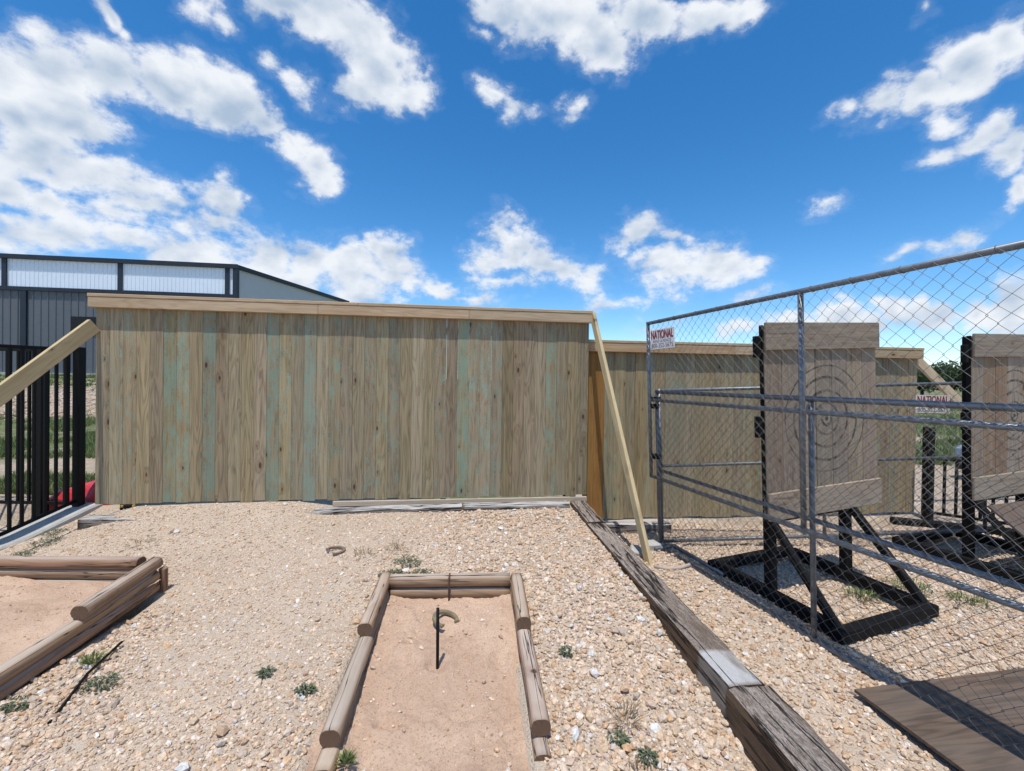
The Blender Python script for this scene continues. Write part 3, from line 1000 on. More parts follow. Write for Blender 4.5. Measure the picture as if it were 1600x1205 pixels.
pit2 = thing('horseshoe_pit', 'wide sand pit framed by stacked logs at the left edge', 'horseshoe pit', (-3.6, 2.6, 0.2))
log(pit2, (-4.9, 3.46, 0.345), (-2.97, 3.50, 0.345), 0.052)
log(pit2, (-4.9, 3.465, 0.258), (-2.88, 3.50, 0.262), 0.047)
log(pit2, (-4.9, 3.45, 0.175), (-2.88, 3.48, 0.180), 0.047)
log(pit2, (-2.85, 3.50, 0.352), (-2.755, 2.78, 0.325), 0.052)
log(pit2, (-2.83, 3.45, 0.265), (-2.69, 1.25, 0.165), 0.050)
log(pit2, (-2.83, 3.45, 0.182), (-2.69, 1.25, 0.075), 0.050)
lumber('corner_post', (-2.80, 3.51, 0.05), (-2.80, 3.51, 0.31), 0.05, 0.06, M_LOG, pit2, wide=(1, 0, 0), bev=0.012)


def gz(X, Y):
    return float(h_yard(X, Y))


# stake, horseshoes
tube('stake', [(-0.42, 2.585, 0.02), (-0.419, 2.56, 0.505)], 0.0095, M_BLACK, seg=12, label='thin upright black iron stake in the middle of the sand', category='stake')


def horseshoe(label, x, y, z, rot, tilt, s=1.0, mat=M_BRONZE):
    seg = 26
    verts, faces = [], []
    t, w = 0.009, 0.024
    for k in range(seg + 1):
        a = R(-38 + 256 * k / seg)
        ox, oy = 0.088 * math.cos(a), 0.098 * math.sin(a)
        ww = w * (0.8 + 0.35 * math.sin(math.pi * k / seg))
        ix, iy = (0.088 - ww) * math.cos(a), (0.098 - ww) * math.sin(a)
        if k in (0, seg):           # turned-in caulks at the ends
            ix *= 0.72
        for (px, py) in ((ox, oy), (ix, iy)):
            verts += [(px, py, t), (px, py, -t)]
    for k in range(seg):
        a = 4 * k
        faces += [(a, a + 4, a + 6, a + 2), (a + 1, a + 3, a + 7, a + 5), (a, a + 1, a + 5, a + 4), (a + 2, a + 6, a + 7, a + 3)]
    e = 4 * seg
    faces += [(0, 2, 3, 1), (e, e + 1, e + 3, e + 2)]
    me = mesh_from('horseshoe', [(v[0] * s, v[1] * s, v[2] * s) for v in verts], faces, mat)
    M = Matrix.Translation((x, y, z)) @ Euler((R(tilt), R(4), R(rot))).to_matrix().to_4x4()
    return link('horseshoe', me, None, None, M, label=label, category='horseshoe')


horseshoe('tan horseshoe lying on the sand just behind the stake', -0.432, 2.97, float(sand_z1(-0.42, 2.97)) + 0.022, 42, 9)
horseshoe('dusty brown horseshoe half sunk in the gravel near the fence', -1.60, 3.98, gz(-1.6, 3.98) + 0.022, -40, -3, 0.95, M_DUSTY)
tube('steel_rod', [(-2.50, 2.80, gz(-2.5, 2.8) + 0.035), (-2.43, 2.5, gz(-2.43, 2.5) + 0.03), (-2.29, 2.16, gz(-2.29, 2.16) + 0.012)], 0.008, M_IRON, label='long thin dark rod lying on gravel beside the left pit', category='rod')


# ------------------------------------------------------------------ chain link panels
def wire_mesh(L, H, pitch=0.0435, r=0.00155, amp=0.0035, s0=0.0):
    """woven zigzag wires in the panel plane: local x along, z up, y through"""
    n = int(L / pitch)
    pitch = L / n
    half = pitch
    rows = int(H / half)
    dz = H / rows
    co, fs = [], []
    sq = [(1, 0), (0, 1), (-1, 0), (0, -1)]
    for i in range(n):
        x0 = i * pitch
        base = len(co)
        pts = []
        sag = 0.004 * math.sin(i * 1.7)
        for j in range(rows + 1):
            side = (j + i) % 2
            # each wire swings over half its neighbour's space, hooked at the crossings
            x = x0 + (pitch * 1.03 if side else -pitch * 0.03) + 0.0
            wob = 0.007 * mnoise.noise(Vector((x * 3.1, j * 0.31, s0))) + sag
            pts.append(Vector((min(max(x + wob, 0), L), amp * (1 if side else -1), j * dz + 0.006 * mnoise.noise(Vector((x * 2.3, j * 0.4, s0 + 9))))))
        for j, p in enumerate(pts):
            if j == 0:
                t = pts[1] - pts[0]
            elif j == len(pts) - 1:
                t = pts[-1] - pts[-2]
            else:
                t = pts[j + 1] - pts[j - 1]
            t.normalize()
            a = Vector((1, 0, 0))
            a = (a - t * a.dot(t)).normalized()
            b = t.cross(a)
            k = 1.15
            for (u, v) in sq:
                co.append(p + a * (u * r * k) + b * (v * r * k))
        for j in range(rows):
            for k in range(4):
                q0 = base + j * 4 + k
                q1 = base + j * 4 + (k + 1) % 4
                fs.append((q0, q1, q1 + 4, q0 + 4))
    return np_mesh('wire_mesh', np.array(co), np.array(fs), M_WIRE)


PR = 0.0195


def chain_panel(label, origin, along, up, L, H, posts=(0.0, 0.498, 1.0), mids=(0.5,), seed=0.0, group='chain link panels of the throwing cage'):
    x = Vector(along).normalized()
    z = Vector(up)
    z = (z - x * z.dot(x)).normalized()
    y = z.cross(x)
    M = Matrix((x, y, z)).transposed().to_4x4()
    M.translation = Vector(origin)
    root = thing('chain_link_panel', label, 'fence panel', M, group)

    def pipe(name, a, b, r=PR):
        tube(name, [a, Vector(a).lerp(Vector(b), 0.5), b], r, M_GALV, root, M, seg=12)
    pipe('top_rail', (0, 0, H), (L, 0, H))
    pipe('bottom_rail', (0, 0, 0), (L, 0, 0))
    for f in mids:
        pipe('middle_rail', (PR, 0, H * f), (L - PR, 0, H * f), PR * 0.92)
    for f in posts:
        pipe('post', (L * f, 0, -0.015 if f in (0, 1) else PR), (L * f, 0, H + 0.02 if f in (0, 1) else H - PR), PR * 0.97)
    link('wire_mesh', wire_mesh(L, H, s0=seed), None, root, M @ Matrix.Translation((0, -PR - 0.003, 0)), kind='stuff')
    # tie wires wrapped round the pipes
    bm = bmesh.new()
    rr = random.Random(int(seed) + 3)
    for zz in [0, H] + [H * f for f in mids]:
        s = 0.2
        while s < L:
            pts = []
            for k in range(13):
                a = 2 * math.pi * k / 12
                pts.append((s + 0.03 * k / 12, math.cos(a) * (PR + 0.002), zz + math.sin(a) * (PR + 0.002)))
            tube_bm(bm, pts, 0.0022, 4)
            s += rr.uniform(0.22, 0.42)
    for f in posts:
        s = 0.15
        while s < H:
            pts = []
            for k in range(13):
                a = 2 * math.pi * k / 12
                pts.append((L * f + math.cos(a) * (PR + 0.002), math.sin(a) * (PR + 0.002), s + 0.02 * k / 12))
            tube_bm(bm, pts, 0.0022, 4)
            s += rr.uniform(0.28, 0.5)
    link('tie_wires', bmesh_to('tie_wires', bm, True), M_WIRE, root, M, kind='stuff')
    return root, M


DC = Vector((0.287, -0.958, 0)).normalized()
NC = Vector((-0.958, -0.287, 0)).normalized()
UPL = Vector((0, 0, 1)) + NC * 0.045
C0 = Vector((1.69, 4.88, 0.02))
low, MLOW = chain_panel('lower chain link panel of the cage standing on gravel nearest the ties', C0, DC, UPL, 3.66, 1.74, seed=1)
U0 = C0 + NC * 0.115 - DC * 0.02 + Vector((0, 0, 0.80))
upp, MUPP = chain_panel('upper chain link panel raised above the lower one, under the open sky', U0, DC, UPL, 3.80, 1.70, posts=(0.0, 0.484, 1.0), seed=2)
back, MBACK = chain_panel('rear chain link panel of the cage in front of the lower fence', (1.74, 4.95, 0.055), (1, 0.028, 0.038), (-0.03, 0, 1), 3.80, 1.72, seed=4)
for (z, dx) in ((1.58, 0.0), (1.66, 0.01), (1.02, 0.0)):
    p = C0 + NC * (0.05 + z * 0.045) + Vector((dx, 0, z))
    lumber('clamp', p + NC * 0.03, p - NC * 0.06, 0.05, 0.09, M_IRON, low, wide=(0, 0, 1), bev=0.008)
# loose feet at the corner and a dusty hose by the brace
tube('panel_foot', [(1.60, 4.78, 0.03), (1.85, 4.86, 0.035), (1.93, 4.60, 0.03), (2.05, 4.15, 0.03)], 0.022, M_GALV, low)
tube('hose', [(1.44, 4.33, 0.03), (1.55, 4.28, 0.025), (1.68, 4.29, 0.03), (1.80, 4.36, 0.03), (1.88, 4.45, 0.02)], 0.018, M_PVC, label='short curved piece of dusty hose lying at the foot of the sunlit brace', category='hose')
lumber('concrete_block', (1.50, 4.86, 0.0), (1.70, 4.90, 0.0), 0.14, 0.16, M_CONC, None, wide=(0, 0, 1), bev=0.012, label='small grey concrete block at the corner post of the cage', category='block')
lumber('concrete_block', (1.36, 4.60, 0.0), (1.40, 4.78, 0.02), 0.12, 0.14, M_CONC, None, wide=(0, 0, 1), bev=0.012, label='small grey concrete block half hidden behind the sunlit brace', category='block')


def text_mesh(body, h, w, mat):
    cu = bpy.data.curves.new('txt', 'FONT')
    cu.body = body
    cu.align_x = 'CENTER'
    cu.align_y = 'CENTER'
    cu.size = 1.0
    cu.extrude = 0.0
    o = bpy.data.objects.new('txt', cu)
    COL.objects.link(o)
    bpy.context.view_layer.update()
    me = bpy.data.meshes.new_from_object(o.evaluated_get(bpy.context.evaluated_depsgraph_get()))
    bpy.data.objects.remove(o)
    c = np.empty(len(me.vertices) * 3, np.float32)
    me.vertices.foreach_get('co', c)
    c = c.reshape(-1, 3)
    mn, mx = c.min(0), c.max(0)
    c[:, 0] = (c[:, 0] - (mn[0] + mx[0]) / 2) * (w / (mx[0] - mn[0]))
    y = (c[:, 1] - (mn[1] + mx[1]) / 2) * (h / (mx[1] - mn[1]))
    c = np.stack([c[:, 0], np.full(len(c), 0.0), y], 1)
    me.vertices.foreach_set('co', c.astype(np.float32).ravel())
    me.update()
    me.materials.clear()
    me.materials.append(mat)
    me.name = 'lettering'
    return me


def sign(label, M):
    """local x along the writing, z up, -y towards the reader"""
    root = thing('fence_sign', label, 'sign', M)
    bm = bmesh.new()
    bmesh.ops.create_cube(bm, size=1.0)
    for v in bm.verts:
        v.co = Vector((v.co.x * 0.40, v.co.y * 0.003, v.co.z * 0.205))
    link('sign_plate', bmesh_to('sign_plate', bm), M_SIGNW, root, M)
    T = lambda x, y, z: M @ Matrix.Translation((x, y, z))
    link('lettering', text_mesh('NATIONAL', 0.088, 0.365, M_SIGNB), None, root, T(0.004, -0.0022, 0.046))
    for q in (-0.0022, 0.0, 0.0022):
        link('lettering', text_mesh('NATIONAL', 0.086, 0.365, M_SIGNR), None, root, T(q, -0.0030 - 0.0003 * (q + 0.003) * 100, 0.05))
    link('lettering', text_mesh('RENT-A-FENCE', 0.030, 0.30, M_SIGNB), None, root, T(0.0, -0.0025, -0.022))
    link('lettering', text_mesh('800-352-5675', 0.045, 0.36, M_SIGNB), None, root, T(0.0, -0.0025, -0.068))
    for sx in (-0.185, 0.185):
        for sz in (-0.09, 0.09):
            tube('wire_tie', [(sx, -0.004, sz), (sx, 0.012, sz + 0.004)], 0.003, M_IRON, root, M, seg=6)
    return root


sign('white sign with red NATIONAL lettering hung high on the upper panel', MUPP @ Matrix.Translation((0.31, -0.045, 1.505)))
sign('white sign with red NATIONAL lettering between the two wooden targets', MBACK @ Matrix.Translation((3.15, -0.045, 1.49)) @ Matrix.Rotation(R(2.2), 4, 'Y'))


# ------------------------------------------------------------------ axe throwing targets
U = Vector((0.955, 0.295, 0)).normalized()
NF = Vector((U.y, -U.x, 0))               # the side the thrower sees


def target_matrix(p, roll):
    M = Matrix((U, -NF, Vector((0, 0, 1)))).transposed().to_4x4()
    M.translation = Vector(p)
    return M @ Matrix.Rotation(R(roll), 4, 'Y')


def make_target(label, M, group):
    root = thing('throwing_target', label, 'target', M, group)
    mb = wood_mat('target_board', (0.325, 0.25, 0.178), (0.135, 0.10, 0.070), vary=0.26, weather=(0.265, 0.235, 0.19), wamt=0.55, crack=0.5, target={'obj': root, 'c': (0.69, -0.02, 1.53)})
    P = lambda x, y, z: M @ Vector((x, y, z))
    X, Y, Z = (M.to_3x3() @ Vector(v) for v in ((1, 0, 0), (0, 1, 0), (0, 0, 1)))
    n = 7
    W, z0, z1 = 1.33, 0.70, 2.38
    step = W / n
    for k in range(n):
        x = (k + 0.5) * step
        yy = -0.038 + random.uniform(-0.004, 0.004)
        lumber('plank', P(x, yy, z0 + 0.06), P(x, yy, z1 - 0.03), round(step - 0.004, 4), 0.032, mb, root, wide=X, bev=0.004)
    for zz in (z1 - 0.118, z0 + 0.118):
        lumber('batten', P(-0.004, -0.070, zz), P(W + 0.004, -0.070, zz), 0.235, 0.026, mb, root, wide=Z, bev=0.005)
    # black stand
    lumber('side_board', P(-0.010, -0.036, z0 + 0.07), P(-0.010, -0.036, z1 - 0.02), 0.036, 0.010, M_BLKWOOD, root, wide=Y, bev=0.003)
    for x, xp in ((0.04, 0.10), (0.98, 1.0)):
        lumber('post', P(xp, 0.02, 0.06), P(xp, 0.02, z1 - 0.02 if x < 0.5 else z1 - 0.25), 0.085, 0.07, M_BLKWOOD, root, wide=X, bev=0.006)
        lumber('strut', P(x, -0.05, 0.70), P(x, -0.60, 0.075), 0.06, 0.055, M_BLKWOOD, root, wide=X, bev=0.005)
        lumber('base_rail', P(x, 0.56, 0.05), P(x, -0.595, 0.05), 0.09, 0.095, M_BLKWOOD, root, wide=(0, 0, 1), bev=0.006)
    for y in (0.602, -0.642):
        lumber('base_rail', P(-0.03, y, 0.05), P(1.01, y, 0.05), 0.09, 0.085, M_BLKWOOD, root, wide=(0, 0, 1), bev=0.006)
    for zz in (2.18, 1.50):
        lumber('bracket', P(-0.04, -0.02, zz - 0.09), P(-0.04, -0.02, zz + 0.09), 0.05, 0.05, M_BLKWOOD, root, wide=X, bev=0.006)
    lumber('crosspiece', P(0.145, 0.02, 0.70), P(0.957, 0.02, 0.70), 0.09, 0.07, M_BLKWOOD, root, wide=(0, 0, 1), bev=0.006)
    return root


TGG = 'axe throwing targets in the cage'
t1 = make_target('wooden throwing target with painted rings on a black stand', target_matrix((2.205, 3.745, 0.0), -3.0), TGG)
t2M = target_matrix((4.66, 4.44, 0.02), -2.0)
t2 = make_target('second wooden throwing target cut off by the right edge, with warm brown planks', t2M, TGG)
for c in children(t2):
    if c.name.startswith('plank') and 0.25 < c.matrix_basis.translation.x < 0.50:
        c.data = c.data.copy()
        c.data.materials[0] = M_BROWN
        c['label'] = 'warmer brown plank'
# plywood leaning on the second stand
pa, pb = t2M @ Vector((0.06, -0.14, 0.66)), t2M @ Vector((0.06, -0.80, 0.10))
bm = bmesh.new()
bmesh.ops.create_cube(bm, size=1.0)
for v in bm.verts:
    v.co = Vector(((v.co.x + 0.5) * 1.1, v.co.y * 0.018, v.co.z + 0.5))
Lp = (pa - pb).length
for v in bm.verts:
    v.co.z *= Lp
Mx = Matrix((U, ((pa - pb).normalized()).cross(U), (pa - pb).normalized())).transposed().to_4x4()
Mx.translation = pb
link('plywood_sheet', bmesh_to('plywood_sheet', bm), M_PLY, None, Mx, label='grey plywood sheet leaning against the stand of the right target', category='plywood')

# plywood lying under the cage corner nearest the camera
bm = bmesh.new()
bmesh.ops.create_cube(bm, size=1.0)
for v in bm.verts:
    v.co = Vector(((v.co.x - 0.5) * 1.5, (v.co.z) * 0.018, (v.co.y + 0.5) * 2.6))
Mp = Matrix(((0.035, -0.999, 0), (0, 0, 1), (0.983, 0.184, 0.0))).transposed().to_4x4()
ax = Vector((0.985, 0.172, 0.0)).normalized()
ay = Vector((0.172, -0.985, 0.0)).normalized()
Mp = Matrix((-ay, Vector((0, 0, 1)), ax)).transposed().to_4x4()
Mp.translation = (2.06, 2.57, 0.045)
link('plywood_sheet', bmesh_to('plywood_sheet', bm), M_PLY, None, Mp, label='weathered plywood sheet lying flat on the gravel under the cage', category='plywood')


# ------------------------------------------------------------------ iron fences, curb
def curb_z(Y):
    return float(np.interp(Y, [0, 4.61, 5.41, 6], [0.02, 0.10, 0.25, 0.27]))


def picket(root, x, y, z0, z1, w=0.028):
    lumber('picket', (x, y, z0), (x, y, z1), w, w, M_IRON, root, wide=(1, 0, 0), bev=0.003)


cv, cf = [], []
ysc = np.linspace(-1.0, 5.75, 46)
for Y in ysc:
    z = curb_z(Y)
    xr = -5.20 - 0.012 * (5.41 - Y)
    cv += [(xr + 0.03, Y, z - 0.45), (xr + 0.02, Y, z - 0.035), (xr, Y, z - 0.015), (xr - 0.34, Y, z - 0.012), (xr - 0.36, Y, z - 0.45)]
for j in range(len(ysc) - 1):
    for k in range(4):
        a = j * 5 + k
        cf.append((a, a + 1, a + 6, a + 5))
n5 = 5 * (len(ysc) - 1)
cf += [(4, 3, 2, 1, 0), (n5, n5 + 1, n5 + 2, n5 + 3, n5 + 4)]
link('curb', mesh_from('curb', cv, cf, M_CONC), kind='structure')

ir = thing('iron_fence', 'black iron picket fence running along the concrete curb at the left', 'fence', (-5.38, 5.41, 0.25))
lumber('post', (-5.38, 5.41, 0.10), (-5.38, 5.41, 2.20), 0.088, 0.088, M_IRON, ir, wide=(1, 0, 0))
Y = 5.28
while Y > 2.6:
    x = -5.40 - 0.02 * (5.41 - Y)
    z = curb_z(Y)
    picket(ir, x, Y, z + 0.03, float(np.interp(Y, [4.6, 5.4], [2.13, 2.19])), 0.045 if Y > 5.25 else 0.028)
    Y -= 0.1175
for z in ('b', 't'):
    pts = []
    for Yk in (5.38, 4.61, 2.6):
        x = -5.40 - 0.02 * (5.41 - Yk)
        pts.append(Vector((x, Yk, (curb_z(Yk) + 0.045) if z == 'b' else float(np.interp(Yk, [4.6, 5.4], [2.15, 2.17])))))
    for a, b in zip(pts[:-1], pts[1:]):
        lumber('rail', a, b, 0.038, 0.03, M_IRON, ir, wide=(0, 0, 1))
ir2 = thing('iron_fence', 'black iron picket fence turning away to the left behind the curb', 'fence', (-5.86, 5.42, 0.2))
for x in (-5.86, -7.7):
    lumber('post', (x, 5.42, 0.06), (x, 5.42, 2.19), 0.105, 0.105, M_IRON, ir2, wide=(1, 0, 0))
x = -6.01
while x > -7.6:
    picket(ir2, x, 5.42, 0.25, 2.15)
    x -= 0.1375
for z in (0.255, 2.16):
    lumber('rail', (-7.65, 5.42, z), (-5.92, 5.42, z), 0.038, 0.03, M_IRON, ir2, wide=(0, 0, 1))
lumber('rail', (-5.80, 5.42, 0.255), (-5.43, 5.415, 0.255), 0.038, 0.03, M_IRON, ir2, wide=(0, 0, 1))

ir3 = thing('iron_fence', 'low black iron fence glimpsed beyond the cage between the two targets', 'fence', (5.83, 6.1, 0.0))
P0, P1 = Vector((5.83, 6.1, 0.0)), Vector((9.8, 7.6, 0.0))
P0 = Vector((5.84, 6.08, 0.0))
dv = Vector((0.78, -0.62, 0)).normalized()
lumber('post', P0 + Vector((0, 0, -0.05)), P0 + Vector((0, 0, 1.30)), 0.095, 0.095, M_IRON, ir3, wide=(1, 0, 0))
for k in range(1, 14):
    p = P0 + dv * (0.115 * k + 0.05)
    picket(ir3, p.x, p.y, 0.09, 0.90)
for z in (0.11, 0.87):
    lumber('rail', P0 + dv * 0.05 + Vector((0, 0, z)), P0 + dv * 1.7 + Vector((0, 0, z)), 0.038, 0.03, M_IRON, ir3, wide=(0, 0, 1))
lumber('edging_timber', (5.2, 5.92, 0.0), (6.6, 5.38, 0.0), 0.15, 0.13, M_BLKWOOD, None, wide=(0, 0, 1), bev=0.01, label='dark edging timber lying under the low iron fence beyond the cage', category='timber')

# red plastic behind the curb
nx, ny = 22, 10
vv, ff = [], []
for j in range(ny):
    for k in range(nx):
        u, w = k / (nx - 1), j / (ny - 1)
        X = -6.0 + 0.95 * u
        Yk = 5.52 + 0.42 * w
        e = min(1, 8 * u * 1, 6 * w + 0.15, 6 * (1 - w) + 0.1)
        z = 0.25 + (0.06 + 0.28 * u) * (0.35 + 0.65 * math.sin(math.pi * min(1, w * 0.9 + 0.12))) * e + 0.045 * mnoise.noise(Vector((X * 7, Yk * 9, 3)))
        vv.append((X, Yk, z))
for j in range(ny - 1):
    for k in range(nx - 1):
        a = j * nx + k
        ff.append((a, a + 1, a + nx + 1, a + nx))
base = len(vv)
rim = [k for k in range(nx)] + [j * nx + nx - 1 for j in range(1, ny)] + [(ny - 1) * nx + k for k in range(nx - 2, -1, -1)] + [j * nx for j in range(ny - 2, 0, -1)]
for q in rim:
    vv.append((vv[q][0], vv[q][1], 0.08))
m_ = len(rim)
for k in range(m_):
    ff.append((rim[k], base + k, base + (k + 1) % m_, rim[(k + 1) % m_]))
ff.append(tuple(base + k for k in range(m_)))
link('plastic_sheet', mesh_from('plastic_sheet', vv, ff, M_RED), label='crumpled bright red plastic sheet behind the iron fence post', category='plastic sheet')

# little machine beyond, mostly hidden by the right target
mc = thing('utility_cart', 'blue grey and orange machine almost hidden behind the right target', 'cart', (8.95, 8.6, 0.0))
lumber('body', (9.22, 8.6, 0.47), (10.6, 8.9, 0.47), 0.42, 0.8, M_BLUEP, mc, wide=(0, 0, 1), bev=0.06)
lumber('bumper', (9.08, 8.3, 0.27), (9.14, 8.9, 0.27), 0.12, 0.1, M_DARK, mc, wide=(0, 0, 1), bev=0.02)
lumber('lens', (9.12, 8.2, 0.40), (9.12, 8.2, 0.54), 0.13, 0.06, M_ORANGEP, mc, wide=(1, 0, 0), bev=0.02)
for xx in (9.5, 10.3):
    bm = bmesh.new()
    bmesh.ops.create_cone(bm, cap_ends=True, segments=20, radius1=0.2, radius2=0.2, depth=0.15)
    bmesh.ops.bevel(bm, geom=[e for e in bm.edges if abs(e.verts[0].co.z - e.verts[1].co.z) < 1e-4], offset=0.03, segments=2, affect='EDGES')
    link('wheel', bmesh_to('wheel', bm), M_RUBBER, mc, Matrix.Translation((xx, 8.14, 0.2)) @ Matrix.Rotation(R(90), 4, 'X'))


# ------------------------------------------------------------------ steel building on the left
bld = thing('steel_building', 'large grey steel building with a white panel band and navy trim', 'building', (-26, 31, 1.9))
K = Vector((-19.75, 31.0, 1.90))
fd = Vector((-14.3, -1.9, 0)).normalized()          # along the front, leftwards
fn = Vector((fd.y, -fd.x, 0))                       # outward (towards the yard)
if fn.y > 0:
    fn = -fn
sd = Vector((2.75, 13.6, 0)).normalized()
LEN, SID, HT, BAND = 34.0, 13.9, 7.97, 5.72


def ribbed(name, s0, s1, z0, z1, pitch, mat, off=0.0, depth=0.035):
    co, fs = [], []
    n = int(round((s1 - s0) / pitch))
    prof = []
    for i in range(n):
        a = s0 + (s1 - s0) * i / n
        p = (s1 - s0) / n
        prof += [(a, 0), (a + p * 0.80, 0), (a + p * 0.86, depth), (a + p * 0.94, depth)]
    prof.append((s1, 0))
    for (s, d) in prof:
        for z in (z0, z1):
            co.append(K + fd * s + fn * (off + d) + Vector((0, 0, z)))
    for i in range(len(prof) - 1):
        a = 2 * i
        fs.append((a, a + 2, a + 3, a + 1))
    return link(name, mesh_from(name, co, fs, mat), None, bld)


def bbox(name, s0, s1, z0, z1, o0, o1, mat):
    co = []
    for s in (s0, s1):
        for o in (o0, o1):
            for z in (z0, z1):
                co.append(K + fd * s + fn * o + Vector((0, 0, z)))
    fs = [(0, 1, 3, 2), (4, 6, 7, 5), (0, 4, 5, 1), (2, 3, 7, 6), (0, 2, 6, 4), (1, 5, 7, 3)]
    return link(name, mesh_from(name, co, fs, mat), None, bld)


cols = [0.0, 0.52, 7.35, 14.3, 21.2, 28.1, 34.0]
for a, b in zip(cols[:-1], cols[1:]):
    ribbed('white_panel', a + 0.1, b - 0.1, BAND + 0.12, HT - 0.28, 0.26, M_TRANS, 0.0, 0.025)
for s in cols:
    bbox('column', s - 0.14, s + 0.14, BAND + 0.1, HT - 0.2, -0.05, 0.12, M_NAVY)
bbox('eave_trim', -0.2, LEN, HT - 0.28, HT, -0.3, 0.22, M_NAVY)
bbox('band_trim', -0.15, LEN, BAND - 0.13, BAND + 0.12, -0.05, 0.16, M_NAVY)
for a, b in zip((0.1, 4.6, 13.15, 20.4, 27.3), (4.6, 13.15, 20.4, 27.3, 34.0)):
    ribbed('wall_panel', a, b, 0.0, BAND - 0.13, 0.46, M_GREYWALL, 0.0, 0.05)
for s in (13.15, 20.4, 27.3):
    bbox('column', s - 0.17, s + 0.17, 0.0, BAND - 0.1, -0.05, 0.14, M_NAVY)
bbox('window', 8.55, 10.35, 2.85, 3.95, 0.02, 0.09, M_DARK)
bbox('foundation', -0.1, LEN, -0.6, 0.10, -0.1, 0.25, M_CONC)
co = [K + Vector((0, 0, -0.5)), K + sd * SID + Vector((0, 0, -0.5)), K + sd * SID + Vector((0, 0, HT - 0.05)), K + Vector((0, 0, HT - 0.05))]
co2 = [c + fd * 0.12 for c in co]
link('gable_wall', mesh_from('gable_wall', co + co2, [(0, 1, 2, 3), (7, 6, 5, 4), (0, 4, 5, 1), (1, 5, 6, 2), (2, 6, 7, 3), (3, 7, 4, 0)], M_GABLE), None, bld)
lumber('rake_trim', K + Vector((0.05, 0, HT - 0.14)), K + sd * (SID + 0.1) + Vector((0.05, 0, HT - 0.14)), 0.28, 0.3, M_NAVY, bld, wide=(0, 0, 1), bev=0.01)
lumber('corner_trim', K + Vector((0.04, -0.02, -0.2)), K + Vector((0.04, -0.02, HT - 0.28)), 0.3, 0.3, M_NAVY, bld, wide=(1, 0, 0), bev=0.01)
rv = [K + Vector((0, 0, HT - 0.02)), K + fd * LEN + Vector((0, 0, HT - 0.02)), K + fd * LEN + sd * SID + Vector((0, 0, HT - 0.02)), K + sd * SID + Vector((0, 0, HT - 0.02))]
link('roof', mesh_from('roof', rv + [v - Vector((0, 0, 0.12)) for v in rv], [(0, 1, 2, 3), (7, 6, 5, 4), (0, 4, 5, 1), (1, 5, 6, 2), (2, 6, 7, 3), (3, 7, 4, 0)], M_GABLE), None, bld)


# ------------------------------------------------------------------ gravel stones
def stone_cloud(name, X, Y, Z, S, cols, kind='stuff', flat=0.62):
    t = (1 + 5 ** 0.5) / 2
    ico = np.array([(-1, t, 0), (1, t, 0), (-1, -t, 0), (1, -t, 0), (0, -1, t), (0, 1, t), (0, -1, -t), (0, 1, -t), (t, 0, -1), (t, 0, 1), (-t, 0, -1), (-t, 0, 1)], float)
    ico /= np.linalg.norm(ico[0])
    tri = np.array([(0, 11, 5), (0, 5, 1), (0, 1, 7), (0, 7, 10), (0, 10, 11), (1, 5, 9), (5, 11, 4), (11, 10, 2), (10, 7, 6), (7, 1, 8), (3, 9, 4), (3, 4, 2), (3, 2, 6), (3, 6, 8), (3, 8, 9), (4, 9, 5), (2, 4, 11), (6, 2, 10), (8, 6, 7), (9, 8, 1)])
    n = len(X)
    V = ico[None] * (1 + rng.uniform(-0.28, 0.22, (n, 12, 1)))
    V = V * np.stack([np.ones(n), rng.uniform(0.6, 0.95, n), rng.uniform(flat - 0.2, flat + 0.15, n)], 1)[:, None, :]
    # random tumble: small tilt, any heading
    a = rng.uniform(0, 2 * np.pi, n)
    b = rng.normal(0, 0.35, n)
    c = rng.normal(0, 0.35, n)
    ca, sa, cb, sb, cc, sc = np.cos(a), np.sin(a), np.cos(b), np.sin(b), np.cos(c), np.sin(c)
    Rz = np.zeros((n, 3, 3)); Rz[:, 0, 0] = ca; Rz[:, 0, 1] = -sa; Rz[:, 1, 0] = sa; Rz[:, 1, 1] = ca; Rz[:, 2, 2] = 1
    Rx = np.zeros((n, 3, 3)); Rx[:, 0, 0] = 1; Rx[:, 1, 1] = cb; Rx[:, 1, 2] = -sb; Rx[:, 2, 1] = sb; Rx[:, 2, 2] = cb
    Ry = np.zeros((n, 3, 3)); Ry[:, 1, 1] = 1; Ry[:, 0, 0] = cc; Ry[:, 0, 2] = sc; Ry[:, 2, 0] = -sc; Ry[:, 2, 2] = cc
    Rm = Rx @ Ry @ Rz
    V = np.einsum('nij,nkj->nki', Rm, V) * S[:, None, None] + np.stack([X, Y, Z], 1)[:, None, :]
    F = tri[None] + (np.arange(n) * 12)[:, None, None]
    C = np.repeat(cols, 12, 0)
    return link(name, np_mesh(name, V.reshape(-1, 3), F.reshape(-1, 3), M_STONE, False, C), kind=kind)


PAL = np.array([(0.62, 0.50, 0.37), (0.67, 0.565, 0.44), (0.58, 0.45, 0.31), (0.60, 0.425, 0.27), (0.50, 0.35, 0.235), (0.70, 0.63, 0.54), (0.44, 0.375, 0.31), (0.59, 0.465, 0.365), (0.70, 0.69, 0.67), (0.52, 0.33, 0.18)])
PW = np.array([0.22, 0.2, 0.14, 0.08, 0.07, 0.09, 0.06, 0.08, 0.035, 0.025])
PW = PW / PW.sum()


def stone_cols(n, mute=0.0):
    c = np.array((1.02, 0.985, 0.985)) * PAL[rng.choice(len(PAL), n, p=PW)] * rng.uniform(0.74, 1.06, (n, 1))
    return np.clip(c * (1 - mute) + np.array((0.53, 0.44, 0.34)) * mute, 0, 0.85)


def visible(X, Y, pad=0.35):
    return (Y > 1.25) & (np.abs(X) < 1.2 * Y + pad + 0.6)


